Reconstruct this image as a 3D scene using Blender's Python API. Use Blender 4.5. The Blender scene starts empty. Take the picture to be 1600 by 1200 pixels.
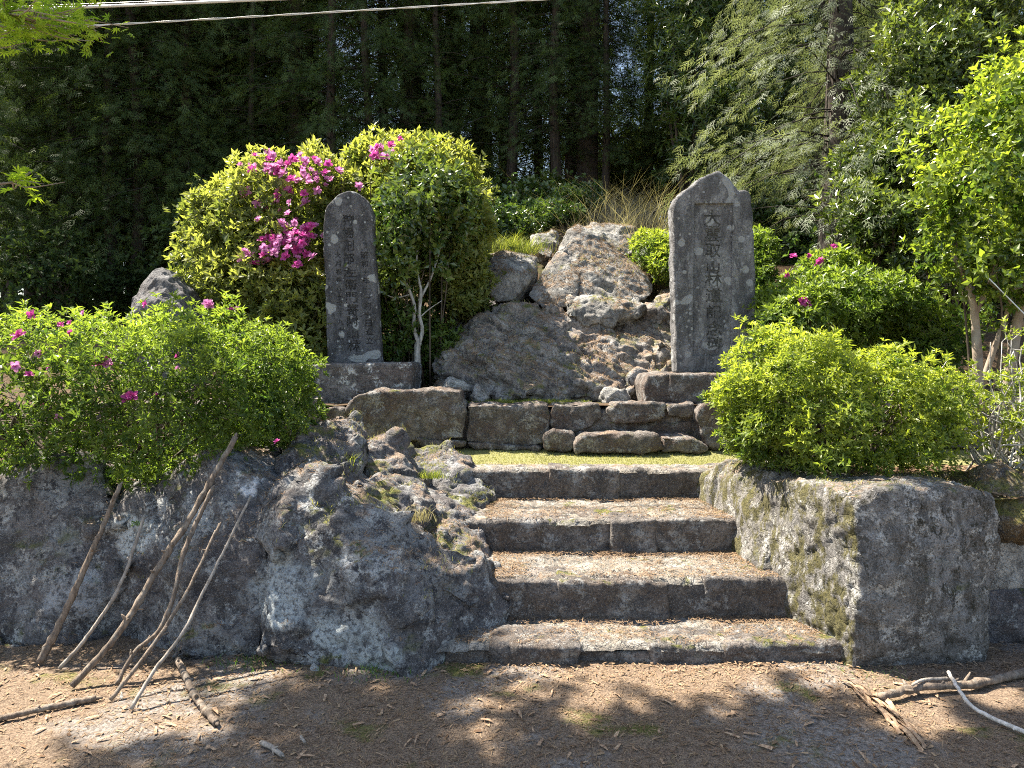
import bpy, bmesh, math, random
import numpy as np
from mathutils import Vector
R = math.radians
random.seed(7)
COL = bpy.context.scene.collection
SC = bpy.context.scene

# ---------------------------------------------------------------- camera, light
FPX, EYE = 1111.0, 1.6
PITCH = math.atan(50 / FPX)
cam = bpy.data.cameras.new('camera'); cam.lens = 25.0; cam.sensor_width = 36.0
cam.clip_end = 2000; cam.clip_start = 0.05
camo = bpy.data.objects.new('camera', cam); COL.objects.link(camo)
camo.location = (0, 0, EYE); camo.rotation_euler = (R(90) - PITCH, 0, 0)
SC.camera = camo
SUN = Vector((-0.52, 0.27, 1.0)).normalized()
el = math.asin(SUN.z); az = math.atan2(SUN.x, SUN.y)
W = bpy.data.worlds.new('World'); SC.world = W; W.use_nodes = True
nt = W.node_tree; nt.nodes.clear()
sky = nt.nodes.new('ShaderNodeTexSky'); sky.sky_type = 'NISHITA'; sky.sun_disc = False
sky.sun_elevation = el; sky.sun_rotation = az
bg = nt.nodes.new('ShaderNodeBackground'); bg.inputs[1].default_value = 0.09
wo = nt.nodes.new('ShaderNodeOutputWorld')
nt.links.new(sky.outputs[0], bg.inputs[0]); nt.links.new(bg.outputs[0], wo.inputs[0])
sl = bpy.data.lights.new('sun', 'SUN'); sl.energy = 5.0; sl.angle = R(0.5); sl.color = (1, .965, .90)
so = bpy.data.objects.new('sun', sl); COL.objects.link(so)
so.rotation_euler = (-SUN).to_track_quat('-Z', 'Y').to_euler()
so.location = (-6, 4, 14)
SC.view_settings.view_transform = 'Standard'; SC.view_settings.look = 'None'
SC.view_settings.gamma = 1; SC.view_settings.exposure = 2.0
SC.view_settings.use_curve_mapping = False
SC.view_settings.use_white_balance = True; SC.view_settings.white_balance_temperature = 7150
SC.render.engine = 'CYCLES'
cy = SC.cycles
cy.max_bounces = 6; cy.diffuse_bounces = 3; cy.glossy_bounces = 2; cy.transmission_bounces = 4
cy.transparent_max_bounces = 4; cy.caustics_reflective = False; cy.caustics_refractive = False
cy.use_denoising = False; cy.filter_width = 1.05
try: cy.denoiser = 'OPENIMAGEDENOISE'
except Exception: pass

# ---------------------------------------------------------------- projection helpers
CP, SP = math.cos(PITCH), math.sin(PITCH)
def at(px, py, Y):
    u = (px - 800) / FPX; v = (600 - py) / FPX
    d = (u, CP + v * SP, -SP + v * CP); k = Y / d[1]
    return np.array((d[0] * k, Y, EYE + d[2] * k))
def atz(px, py, z=0.0):
    u = (px - 800) / FPX; v = (600 - py) / FPX
    d = (u, CP + v * SP, -SP + v * CP); k = (z - EYE) / d[2]
    return np.array((d[0] * k, d[1] * k, z))

# ---------------------------------------------------------------- noise
_rs = np.random.RandomState(11)
PERM = np.concatenate([_rs.permutation(256)] * 3)
GR = _rs.normal(size=(256, 3)); GR /= np.linalg.norm(GR, axis=1)[:, None]
def pn(p):
    i = np.floor(p).astype(np.int64); f = p - i; u = f * f * f * (f * (f * 6 - 15) + 10); i &= 255
    out = 0
    for dx in (0, 1):
        for dy in (0, 1):
            for dz in (0, 1):
                h = PERM[PERM[PERM[(i[:, 0] + dx) & 255] + ((i[:, 1] + dy) & 255)] + ((i[:, 2] + dz) & 255)]
                g = GR[h]; d = f - (dx, dy, dz)
                w = (u[:, 0] if dx else 1 - u[:, 0]) * (u[:, 1] if dy else 1 - u[:, 1]) * (u[:, 2] if dz else 1 - u[:, 2])
                out = out + w * (g * d).sum(1)
    return out * 1.6
def fbm(p, o=4, gain=.5):
    a, s, r = 1.0, 0, 0
    for k in range(o):
        r = r + a * pn(p * (2.03 ** k) + 17.3 * k); s += a; a *= gain
    return r / s * 1.4

# ---------------------------------------------------------------- mesh helpers
ORI = {}
def mk(name, V, F, mat, parent=None, attrs=None, smooth=True, **props):
    V = np.asarray(V, dtype=np.float64)
    lo, hi = V.min(0), V.max(0)
    o = np.array(((lo[0] + hi[0]) / 2, (lo[1] + hi[1]) / 2, lo[2]))
    if not isinstance(F, list): F = [F]
    F = [np.asarray(f, dtype=np.int32) for f in F if len(f)]
    me = bpy.data.meshes.new(name)
    me.vertices.add(len(V)); me.vertices.foreach_set('co', (V - o).astype(np.float32).ravel())
    loops = np.concatenate([f.ravel() for f in F]); tot = np.concatenate([np.full(len(f), f.shape[1], np.int32) for f in F])
    me.loops.add(len(loops)); me.loops.foreach_set('vertex_index', loops)
    st = np.concatenate([[0], np.cumsum(tot)[:-1]]).astype(np.int32)
    me.polygons.add(len(tot)); me.polygons.foreach_set('loop_start', st); me.polygons.foreach_set('loop_total', tot)
    me.polygons.foreach_set('use_smooth', np.full(len(tot), smooth))
    me.update(calc_edges=True)
    for k, a in (attrs or {}).items():
        at_ = me.attributes.new(k, 'FLOAT', 'POINT'); at_.data.foreach_set('value', np.asarray(a, np.float32))
    if mat: me.materials.append(mat)
    ob = bpy.data.objects.new(name, me); COL.objects.link(ob)
    if parent is not None:
        ob.parent = parent; ob.location = o - ORI[parent.name]
    else: ob.location = o
    ORI[ob.name] = o
    for k, v in props.items(): ob[k] = v
    return ob
def empty(name, loc, **props):
    e = bpy.data.objects.new(name, None); COL.objects.link(e); e.location = loc; e.empty_display_size = .2
    ORI[e.name] = np.array(loc, float)
    for k, v in props.items(): e[k] = v
    return e
def tree_copy(src, loc, rz=0, s=1, **props):
    def cp(o, par):
        c = o.copy(); COL.objects.link(c)
        if par is not None: c.parent = par
        for ch in list(KIDS.get(o.name, [])): cp(ch, c)
        return c
    c = cp(src, None); c.location = loc; c.rotation_euler = (0, 0, rz); c.scale = (s, s, s)
    for k, v in props.items(): c[k] = v
    return c
KIDS = {}
def rand_dir(rs, n):
    d = rs.normal(size=(n, 3)); return d / np.linalg.norm(d, axis=1)[:, None]
class MB:
    def __init__(s): s.v = []; s.f3 = []; s.f4 = []; s.n = 0; s.t = []
    def add(s, v, f, t=0.0):
        f = np.asarray(f)
        (s.f3 if f.shape[1] == 3 else s.f4).append(f + s.n)
        s.v.append(v); s.t.append(np.full(len(v), t)); s.n += len(v)
    def build(s, name, mat, parent=None, smooth=True, **p):
        F = []
        if s.f3: F.append(np.concatenate(s.f3))
        if s.f4: F.append(np.concatenate(s.f4))
        return mk(name, np.concatenate(s.v), F, mat, parent, {'tint': np.concatenate(s.t)}, smooth, **p)
def tube(P, r, n=8, rs=None, lump=0):
    P = np.asarray(P, float); r = np.broadcast_to(np.asarray(r, float), (len(P),)).copy()
    T = np.gradient(P, axis=0); T /= np.linalg.norm(T, axis=1)[:, None] + 1e-9
    up = np.array((0.13, 0.31, 1.0)) if abs(T[:, 2].mean()) < .8 else np.array((1.0, .2, .1))
    A = np.cross(T, up); A /= np.linalg.norm(A, axis=1)[:, None]; B = np.cross(T, A)
    a = np.linspace(0, 2 * math.pi, n, endpoint=False)
    rr = r[:, None] * (1 + (rs.uniform(-lump, lump, (len(P), n)) if rs is not None else 0))
    V = P[:, None, :] + rr[..., None] * (np.cos(a)[None, :, None] * A[:, None] + np.sin(a)[None, :, None] * B[:, None])
    V = V.reshape(-1, 3); F = []
    i = np.arange(len(P) - 1)[:, None] * n; j = np.arange(n)[None]; j2 = (j + 1) % n
    F = np.stack([i + j, i + j2, i + n + j2, i + n + j], -1).reshape(-1, 4)
    c0 = len(V); V = np.concatenate([V, [P[0], P[-1]]]); e = (len(P) - 1) * n
    j = np.arange(n); j2 = (j + 1) % n
    capa = np.stack([np.full(n, c0), j2, j], -1); capb = np.stack([np.full(n, c0 + 1), e + j, e + j2], -1)
    return V, F, np.concatenate([capa, capb])
def addtube(mb, P, r, n=8, rs=None, lump=0, t=0.0):
    V, F, C = tube(P, r, n, rs, lump)
    mb.f4.append(F + mb.n); mb.f3.append(C + mb.n); mb.v.append(V); mb.t.append(np.full(len(V), t)); mb.n += len(V)
def spline(P, n=24):
    P = np.asarray(P, float); k = len(P)
    if k < 3: return P[0] + (P[-1] - P[0]) * np.linspace(0, 1, n)[:, None]
    Q = np.vstack([2 * P[0] - P[1], P, 2 * P[-1] - P[-2]]); out = []
    for t in np.linspace(0, k - 1 - 1e-6, n):
        i = int(t); f = t - i; a, b, c, d = Q[i:i + 4]
        out.append(.5 * (2 * b + (c - a) * f + (2 * a - 5 * b + 4 * c - d) * f * f + (3 * b - a - 3 * c + d) * f ** 3))
    return np.array(out)

# ---------------------------------------------------------------- materials
class NT:
    def __init__(s, name):
        s.m = bpy.data.materials.new(name); s.m.use_nodes = True; s.t = s.m.node_tree; s.t.nodes.clear()
        s.out = s.n('ShaderNodeOutputMaterial')
        s.geo = s.n('ShaderNodeNewGeometry')
    def n(s, typ, **kw):
        x = s.t.nodes.new(typ)
        for k, v in kw.items(): setattr(x, k, v)
        return x
    def l(s, a, b): s.t.links.new(a, b)
    def put(s, sock, v):
        if hasattr(v, 'is_linked') or isinstance(v, bpy.types.NodeSocket): s.l(v, sock)
        elif isinstance(v, (tuple, list)) and len(v) == 3 and sock.type == 'RGBA': sock.default_value = (*v, 1)
        else: sock.default_value = v
    def noise(s, scale, detail=4, rough=.55, vec=None, dist=0):
        x = s.n('ShaderNodeTexNoise'); x.inputs['Scale'].default_value = scale
        x.inputs['Detail'].default_value = detail; x.inputs['Roughness'].default_value = rough
        x.inputs['Distortion'].default_value = dist
        s.l(vec or s.geo.outputs['Position'], x.inputs['Vector']); return x.outputs['Fac']
    def vor(s, scale, feature='F1', vec=None, out='Distance', rnd=1):
        x = s.n('ShaderNodeTexVoronoi', feature=feature); x.inputs['Scale'].default_value = scale
        x.inputs['Randomness'].default_value = rnd
        s.l(vec or s.geo.outputs['Position'], x.inputs['Vector']); return x.outputs[out]
    def ramp(s, v, a, b, c=0.0, d=1.0, smooth=True):
        x = s.n('ShaderNodeMapRange', interpolation_type='SMOOTHSTEP' if smooth else 'LINEAR')
        s.l(v, x.inputs[0]); x.inputs[1].default_value = a; x.inputs[2].default_value = b
        x.inputs[3].default_value = c; x.inputs[4].default_value = d; return x.outputs[0]
    def mix(s, f, a, b, mode='MIX'):
        x = s.n('ShaderNodeMix', data_type='RGBA', blend_type=mode)
        s.put(x.inputs[0], f); s.put(x.inputs[6], a); s.put(x.inputs[7], b); return x.outputs[2]
    def math(s, op, a, b=0.0):
        x = s.n('ShaderNodeMath', operation=op); s.put(x.inputs[0], a); s.put(x.inputs[1], b); return x.outputs[0]
    def warp(s, scale, amt):
        x = s.n('ShaderNodeTexNoise'); x.inputs['Scale'].default_value = scale; x.inputs['Detail'].default_value = 3
        s.l(s.geo.outputs['Position'], x.inputs['Vector'])
        a = s.n('ShaderNodeVectorMath', operation='MULTIPLY_ADD'); s.l(x.outputs['Color'], a.inputs[0])
        a.inputs[1].default_value = (amt,) * 3; s.l(s.geo.outputs['Position'], a.inputs[2]); return a.outputs[0]
    def nz(s):
        x = s.n('ShaderNodeSeparateXYZ'); s.l(s.geo.outputs['Normal'], x.inputs[0]); return x.outputs[2]
    def pos(s):
        x = s.n('ShaderNodeSeparateXYZ'); s.l(s.geo.outputs['Position'], x.inputs[0]); return x.outputs
    def attr(s, name):
        x = s.n('ShaderNodeAttribute'); x.attribute_name = name; return x.outputs['Fac']
    def bump(s, h, strength=.5, dist=.01, nrm=None):
        x = s.n('ShaderNodeBump'); x.inputs['Strength'].default_value = strength; x.inputs['Distance'].default_value = dist
        s.l(h, x.inputs['Height'])
        if nrm: s.l(nrm, x.inputs['Normal'])
        return x.outputs[0]
    def princ(s, col, rough=.9, nrm=None, spec=.3):
        x = s.n('ShaderNodeBsdfPrincipled'); s.put(x.inputs['Base Color'], col); s.put(x.inputs['Roughness'], rough)
        x.inputs['Specular IOR Level'].default_value = spec
        if nrm: s.l(nrm, x.inputs['Normal'])
        s.l(x.outputs[0], s.out.inputs[0]); return x

def rock_mat(name, base=(.17, .165, .17), dark=(.045, .045, .05), brown=(.13, .085, .065), brown_amt=.3,
             white=.35, blue=.0, moss=.2, litter=0.0, black=.4, sc=1.0, streak=False, whitecol=(.42, .43, .42), spots=0.0, blobs=(), ystretch=.3, side=0.0):
    s = NT(name)
    wp = s.warp(3.0 * sc, .12)
    vec = wp
    if streak:
        mp = s.n('ShaderNodeMapping'); mp.inputs['Scale'].default_value = (1, 1, ystretch); s.l(wp, mp.inputs[0]); vec = mp.outputs[0]
    big = s.noise(1.7 * sc, 5, .6, vec)
    med = s.noise(8 * sc, 8, .72, vec)
    fine = s.noise(46 * sc, 6, .75)
    vfine = s.noise(150, 3, .8)
    c = s.mix(s.ramp(med, .40, .62), tuple(x * .5 for x in base), tuple(x * 1.35 for x in base))
    c = s.mix(s.math('MULTIPLY', s.ramp(s.noise(2.6 * sc, 7, .7), .42, .60), brown_amt), c, s.mix(s.ramp(fine, .4, .6), tuple(x * .7 for x in brown), tuple(x * 1.3 for x in brown)))
    if blue: c = s.mix(s.math('MULTIPLY', s.ramp(s.noise(2.2 * sc, 9, .78, wp), .50, .58), blue), c, (.34, .36, .365))
    # pale crustose lichen: blotches broken up by fine noise
    wl = s.math('MULTIPLY', s.ramp(s.noise(6 * sc, 9, .8, wp), .53, .58), s.ramp(fine, .38, .52))
    c = s.mix(s.math('MULTIPLY', wl, white), c, whitecol)
    # black lichen specks and stains
    bl = s.math('MULTIPLY', s.ramp(s.noise(15 * sc, 8, .75, vec), .54, .59), s.ramp(big, .40, .54))
    c = s.mix(s.math('MULTIPLY', bl, min(1, black * 1.5)), c, dark)
    c = s.mix(s.ramp(fine, .50, .36, 0, .8), c, dark)
    c = s.mix(s.ramp(vfine, .56, .66, 0, .5), c, (.52, .51, .48))
    c = s.mix(s.ramp(vfine, .44, .34, 0, .6), c, dark)
    if spots:
        d = s.vor(7.0, 'SMOOTH_F1', s.warp(14, .03), rnd=1) ; d2 = s.vor(17.0, 'F1', s.warp(20, .02))
        rr = s.noise(5.3, 1)
        m = s.math('MAXIMUM', s.ramp(s.math('ADD', d, s.math('MULTIPLY', rr, .35)), .405, .38), s.ramp(s.math('ADD', d2, s.math('MULTIPLY', rr, .5)), .42, .39))
        c = s.mix(s.math('MULTIPLY', m, s.ramp(fine, .25, .5, spots * .6, spots)), c, (.36, .37, .37))
    for bp, br, bc, ba in blobs:
        vd = s.n('ShaderNodeVectorMath', operation='DISTANCE'); s.l(s.warp(5, .22), vd.inputs[0]); vd.inputs[1].default_value = tuple(float(q) + .11 for q in bp)
        dd = s.math('ADD', vd.outputs['Value'], s.math('MULTIPLY', s.noise(16, 7, .8), br * .9))
        c = s.mix(s.math('MULTIPLY', s.math('MULTIPLY', s.ramp(dd, br * 1.6, br * 1.15), s.ramp(med, .36, .52, .15, 1)), s.ramp(fine, .38, .54, ba * .15, ba)), c, bc)
    if side:
        sx = s.n('ShaderNodeSeparateXYZ'); s.l(s.geo.outputs['Normal'], sx.inputs[0])
        sm_ = s.math('MULTIPLY', s.ramp(sx.outputs[0], -.35, -.75), s.ramp(s.noise(9, 8, .75, vec), .47, .55))
        c = s.mix(s.math('MULTIPLY', sm_, side), c, s.mix(s.ramp(fine, .35, .6), (.035, .035, .014), (.13, .115, .04)))
    nz = s.nz()
    if moss:
        mm = s.math('MULTIPLY', s.ramp(nz, .15, .75), s.ramp(s.noise(3.6 * sc, 6, .7, wp), .60 - moss * .2, .68 - moss * .2))
        mc = s.mix(s.ramp(fine, .35, .65), (.045, .06, .012), (.19, .18, .045))
        c = s.mix(s.math('MULTIPLY', mm, .92), c, mc)
    if litter:
        ll = s.math('MULTIPLY', s.ramp(nz, .45, .8), s.ramp(s.noise(4.4 * sc, 6, .7), .56 - litter * .25, .64 - litter * .2))
        lc = s.mix(s.ramp(s.noise(90, 3, .8), .38, .62), (.11, .075, .055), (.36, .27, .20))
        c = s.mix(s.math('MULTIPLY', ll, .9), c, lc)
    h = s.math('ADD', s.math('MULTIPLY', med, .55), s.math('ADD', s.math('MULTIPLY', fine, .34), s.math('MULTIPLY', vfine, .10)))
    cr = s.ramp(s.vor(6 * sc, 'DISTANCE_TO_EDGE', s.warp(4 * sc, .3)), 0, .05)
    h = s.math('ADD', h, s.math('MULTIPLY', cr, .1))
    s.princ(c, .92, s.bump(h, 1.0, .05), .25)
    return s.m

def leaf_mat(name, old=(.035, .075, .018), new=(.14, .21, .03), trans=.45, rough=.42, gold=.0, spec=.5):
    s = NT(name)
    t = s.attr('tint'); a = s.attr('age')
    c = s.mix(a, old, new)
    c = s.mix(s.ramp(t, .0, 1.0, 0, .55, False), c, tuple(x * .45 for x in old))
    if gold: c = s.mix(s.ramp(t, 1 - gold, 1 - gold + .002), c, (.35, .17, .01))
    p = s.princ(c, rough, None, spec)
    tr = s.n('ShaderNodeBsdfTranslucent')
    tc = s.mix(1.0, c, (1.75, 1.75, .85), 'MULTIPLY'); s.l(tc, tr.inputs[0])
    mx = s.n('ShaderNodeMixShader'); mx.inputs[0].default_value = trans
    s.l(p.outputs[0], mx.inputs[1]); s.l(tr.outputs[0], mx.inputs[2]); s.l(mx.outputs[0], s.out.inputs[0])
    return s.m
def petal_mat(name, col):
    s = NT(name); c = s.mix(s.noise(60, 2), tuple(x * .8 for x in col), col)
    p = s.princ(c, .5); tr = s.n('ShaderNodeBsdfTranslucent'); s.l(c, tr.inputs[0])
    mx = s.n('ShaderNodeMixShader'); mx.inputs[0].default_value = .45
    s.l(p.outputs[0], mx.inputs[1]); s.l(tr.outputs[0], mx.inputs[2]); s.l(mx.outputs[0], s.out.inputs[0]); return s.m
def bark_mat(name, a, b, sc=1.0, stretch=.12, bump=.6, lich=0.0):
    s = NT(name)
    tcn = s.n('ShaderNodeTexCoord'); mp = s.n('ShaderNodeMapping'); mp.inputs['Scale'].default_value = (1, 1, stretch)
    s.l(tcn.outputs['Object'], mp.inputs[0])
    n1 = s.noise(38 * sc, 5, .65, mp.outputs[0]); n2 = s.noise(6 * sc, 4, .6, tcn.outputs['Object'])
    c = s.mix(s.ramp(n1, .35, .65), a, b); c = s.mix(s.ramp(n2, .45, .7, 0, .5), c, tuple(x * .5 for x in a))
    if lich: c = s.mix(s.math('MULTIPLY', s.ramp(s.noise(12 * sc, 5, .7), .5, .62), lich), c, (.34, .35, .32))
    s.princ(c, .9, s.bump(n1, bump, .02)); return s.m

M = {}
BLB = [(at(382, 745, 3.98), .10, (.62, .63, .62), 1), (at(430, 925, 3.62), .20, (.30, .33, .335), .8), (at(590, 1005, 3.58), .17, (.33, .36, .36), .8), (at(205, 830, 3.98), .14, (.42, .44, .43), .8), (at(510, 990, 3.58), .12, (.34, .37, .37), .8), (at(120, 930, 3.93), .15, (.27, .28, .29), .7), (at(545, 870, 3.66), .07, (.5, .5, .48), .9), (at(300, 800, 3.85), .10, (.3, .31, .31), .7)]
M['wall'] = rock_mat('lichen_granite', blobs=[(p, q, tuple(min(.72, 1.35 * v) for v in c), 1) for p, q, c, a in BLB], base=(.135, .13, .13), blue=.5, white=.85, moss=.22, black=.75, brown=(.10, .08, .075), brown_amt=.35, litter=.15)
M['wall2'] = rock_mat('dark_granite', base=(.13, .125, .13), blue=.25, white=.6, moss=.42, black=.7, brown_amt=.3, litter=.2)
M['cheek'] = rock_mat('mossy_pale_granite', side=.9, base=(.215, .205, .195), white=.8, whitecol=(.55, .54, .50), moss=.35, black=1.0, dark=(.045, .042, .03), brown=(.12, .105, .085), brown_amt=.5, streak=True, ystretch=.55, litter=.2, sc=1.5)
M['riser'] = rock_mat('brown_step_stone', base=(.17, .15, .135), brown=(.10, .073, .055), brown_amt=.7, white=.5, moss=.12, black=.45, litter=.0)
M['upper'] = rock_mat('brown_wall_stone', base=(.175, .15, .13), brown=(.10, .066, .05), brown_amt=.85, white=.6, moss=.15, black=.5, litter=.1, sc=1.3)
M['outcrop'] = rock_mat('outcrop_rock', base=(.27, .25, .23), brown=(.17, .13, .105), brown_amt=.5, white=.5, moss=.42, litter=.55, black=.5, sc=.9)
M['peak'] = rock_mat('grey_peak_rock', base=(.27, .265, .25), brown=(.2, .17, .14), brown_amt=.3, white=.4, moss=.05, litter=.12, black=.35, sc=.8)
M['pale'] = rock_mat('pale_stone', base=(.42, .41, .38), white=.7, moss=.0, black=.1, brown_amt=.15, sc=2)
M['steleA'] = rock_mat('dark_slate_slab', base=(.105, .105, .115), dark=(.03, .03, .035), brown_amt=.0, white=.15, moss=0, black=.25, streak=True, spots=.95, sc=1.2)
M['steleB'] = rock_mat('grey_slate_slab', base=(.185, .185, .19), dark=(.06, .06, .065), brown_amt=.1, white=.3, moss=0, black=.45, streak=True, spots=.75, sc=1.1)
M['ink'] = rock_mat('engraved_stroke_grime', base=(.042, .042, .045), dark=(.012, .012, .012), brown_amt=0, white=.1, moss=0, black=.2)  # shade of the carved grooves put into the stroke colour
M['ink2'] = rock_mat('engraved_stroke_mossy_grime', base=(.085, .085, .078), dark=(.03, .03, .026), brown_amt=0, white=.15, moss=0, black=.3)  # groove shade again, painted in a lighter tone for the broad stele
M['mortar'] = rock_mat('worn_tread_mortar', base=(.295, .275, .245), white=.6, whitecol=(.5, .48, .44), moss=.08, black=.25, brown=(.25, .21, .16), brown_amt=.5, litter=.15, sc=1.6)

def ground_mat(name, a, b, gravel=.4, green=.2, greencol=(.14, .15, .03), px=None):
    s = NT(name)
    f = s.noise(120, 4, .8); m = s.noise(22, 5, .7); g = s.noise(1.1, 5, .62); g2 = s.noise(1.9, 6, .65)
    c = s.mix(s.ramp(f, .35, .65), a, b)
    c = s.mix(s.ramp(m, .5, .7, 0, .5), c, tuple(x * .4 for x in a))
    v = s.vor(75, 'F1', None, 'Color'); sv = s.n('ShaderNodeSeparateColor'); s.l(v, sv.inputs[0])
    gc = s.mix(sv.outputs[0], (.10, .095, .09), (.33, .32, .31))
    gm = s.math('MULTIPLY', s.ramp(g, .50, .60), gravel)
    c = s.mix(gm, c, gc)
    mc = s.mix(s.ramp(f, .4, .6), tuple(x * .5 for x in greencol), greencol)
    c = s.mix(s.math('MULTIPLY', s.ramp(g2, .56 - green * .3, .66 - green * .3), .8), c, mc)
    vd = s.vor(75); h = s.math('ADD', s.math('MULTIPLY', f, .5), s.math('ADD', m, s.math('MULTIPLY', s.math('SUBTRACT', 1, vd), .25)))
    s.princ(c, .95, s.bump(h, .9, .02), .15); return s.m
M['ground'] = ground_mat('needle_litter_ground', (.095, .066, .048), (.29, .215, .152), .6, .02)
M['terrace'] = ground_mat('short_moss_lawn', (.19, .15, .09), (.42, .36, .22), .1, .75, (.24, .25, .09))
M['bed'] = ground_mat('dark_bed_soil', (.05, .032, .022), (.16, .10, .065), .2, .15)
M['hill'] = ground_mat('forest_floor_litter', (.05, .032, .02), (.15, .10, .06), .0, .12, (.05, .07, .02))
M['azalea'] = leaf_mat('azalea_leaf', (.055, .11, .024), (.24, .32, .06), .5, .45, .004)
M['azalea2'] = leaf_mat('azalea_leaf_yellow_green', (.07, .13, .026), (.40, .46, .08), .5, .45, .002)
M['evergreen'] = leaf_mat('evergreen_shoot_leaf', (.05, .09, .025), (.22, .27, .065), .35, .3, 0, .6)
M['azalea3'] = leaf_mat('pale_azalea_leaf', (.11, .15, .045), (.40, .42, .13), .5, .45, .002)
M['olive'] = leaf_mat('sunlit_shrub_leaf', (.11, .155, .045), (.40, .42, .12), .45, .45)  # olive-lime leaf colour of the broad shrub and the saplings
M['camellia'] = leaf_mat('glossy_camellia_leaf', (.04, .085, .022), (.20, .26, .06), .3, .22, .006, .7)
M['camellia2'] = leaf_mat('yellow_green_camellia_leaf', (.055, .11, .022), (.31, .38, .06), .5, .25, .004, .6)
M['maple'] = leaf_mat('fresh_maple_leaf', (.16, .27, .03), (.40, .50, .06), .6, .5)
M['cypress'] = leaf_mat('cypress_scale_leaf', (.036, .070, .024), (.13, .185, .055), .38, .6, 0, .25)
M['cypress2'] = leaf_mat('grey_green_cypress_leaf', (.12, .155, .095), (.28, .32, .21), .35, .6, 0, .3)
M['far'] = leaf_mat('distant_foliage', (.03, .05, .018), (.12, .16, .045), .4, .6, 0, .2)
M['grass'] = leaf_mat('green_grass_blade', (.10, .15, .03), (.34, .36, .10), .4, .6, 0, .2)
M['lawn'] = leaf_mat('pale_lawn_blade', (.18, .19, .07), (.42, .40, .18), .35, .6, 0, .2)
M['dry'] = leaf_mat('dry_grass_blade', (.24, .21, .145), (.44, .40, .30), .3, .7, 0, .2)
M['needle'] = leaf_mat('fallen_needle', (.15, .09, .055), (.40, .285, .18), .1, .8, 0, .1)
M['fern'] = leaf_mat('weed_leaf', (.06, .15, .03), (.2, .34, .06), .4, .5)
M['pink'] = petal_mat('magenta_petal', (.62, .09, .38)); M['pink2'] = petal_mat('pink_petal', (.70, .28, .55))
M['red'] = petal_mat('red_petal', (.6, .02, .02)); M['gold'] = petal_mat('yellowed_leaf', (.6, .33, .02))
M['bark'] = bark_mat('cypress_bark', (.032, .026, .022), (.085, .068, .056))
M['bark2'] = bark_mat('smooth_grey_brown_bark', (.22, .17, .13), (.32, .26, .2), .5, .5, .25, .3)
M['twig'] = bark_mat('dark_twig', (.05, .04, .03), (.14, .11, .08))
M['darktwig'] = bark_mat('dead_cypress_twig', (.03, .026, .022), (.07, .06, .05))
M['greytwig'] = bark_mat('bleached_twig', (.25, .24, .22), (.5, .48, .45), 1, .3)
M['stick'] = bark_mat('brown_stick_bark', (.10, .076, .058), (.24, .185, .14), 1.5, .2, .5, .2)
M['stick2'] = bark_mat('weathered_grey_stick', (.2, .17, .14), (.38, .33, .28), 1.5, .2, .4, .2)
M['white_stick'] = bark_mat('bare_white_stick', (.4, .37, .33), (.62, .58, .53), 1.5, .2, .3)
M['chip'] = bark_mat('bark_chip', (.22, .13, .08), (.48, .34, .22), 2, .4, .4)
s = NT('aluminium_cable'); s.princ((.55, .56, .58), .35, None, .6); M['cable'] = s.m
s = NT('black_cable'); s.princ((.03, .03, .03), .4, None, .5); M['cableb'] = s.m

# ---------------------------------------------------------------- rocks
def remesh(hulls, vox):
    bm = bmesh.new()
    for pts in hulls:
        b2 = bmesh.new()
        for p in pts: b2.verts.new(tuple(p))
        r = bmesh.ops.convex_hull(b2, input=b2.verts)
        dead = list({g for g in r['geom_interior'] + r['geom_unused'] if isinstance(g, bmesh.types.BMVert)})
        bmesh.ops.delete(b2, geom=dead, context='VERTS')
        tm = bpy.data.meshes.new('tmp'); b2.to_mesh(tm); b2.free(); bm.from_mesh(tm); bpy.data.meshes.remove(tm)
    me = bpy.data.meshes.new('tmp'); bm.to_mesh(me); bm.free()
    return remesh_me(me, vox)
def remesh_me(me, vox):
    o = bpy.data.objects.new('tmp', me); COL.objects.link(o)
    m = o.modifiers.new('r', 'REMESH'); m.mode = 'VOXEL'; m.voxel_size = vox
    dg = bpy.context.evaluated_depsgraph_get(); dg.update()
    em = bpy.data.meshes.new_from_object(o.evaluated_get(dg))
    V = np.empty(len(em.vertices) * 3, np.float32); em.vertices.foreach_get('co', V); V = V.reshape(-1, 3).astype(float)
    F = np.empty(len(em.loops), np.int32); em.loops.foreach_get('vertex_index', F); F = F.reshape(-1, 4)
    bpy.data.objects.remove(o); bpy.data.meshes.remove(me); bpy.data.meshes.remove(em)
    return V, F
def laplace(V, F, it):
    E = np.concatenate([F[:, [0, 1]], F[:, [1, 2]], F[:, [2, 3]], F[:, [3, 0]]])
    cnt = np.bincount(E[:, 0], minlength=len(V)) + np.bincount(E[:, 1], minlength=len(V))
    for _ in range(it):
        S = np.stack([np.bincount(E[:, 0], V[E[:, 1], k], len(V)) + np.bincount(E[:, 1], V[E[:, 0], k], len(V)) for k in range(3)], 1)
        V = V * .4 + .6 * S / np.maximum(cnt, 1)[:, None]
    return V
def vnorm(V, F):
    n = np.cross(V[F[:, 2]] - V[F[:, 0]], V[F[:, 3]] - V[F[:, 1]])
    N = np.zeros_like(V)
    for k in range(F.shape[1]):
        for c in range(3): N[:, c] += np.bincount(F[:, k], n[:, c], len(V))
    return N / (np.linalg.norm(N, axis=1)[:, None] + 1e-12)
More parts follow.
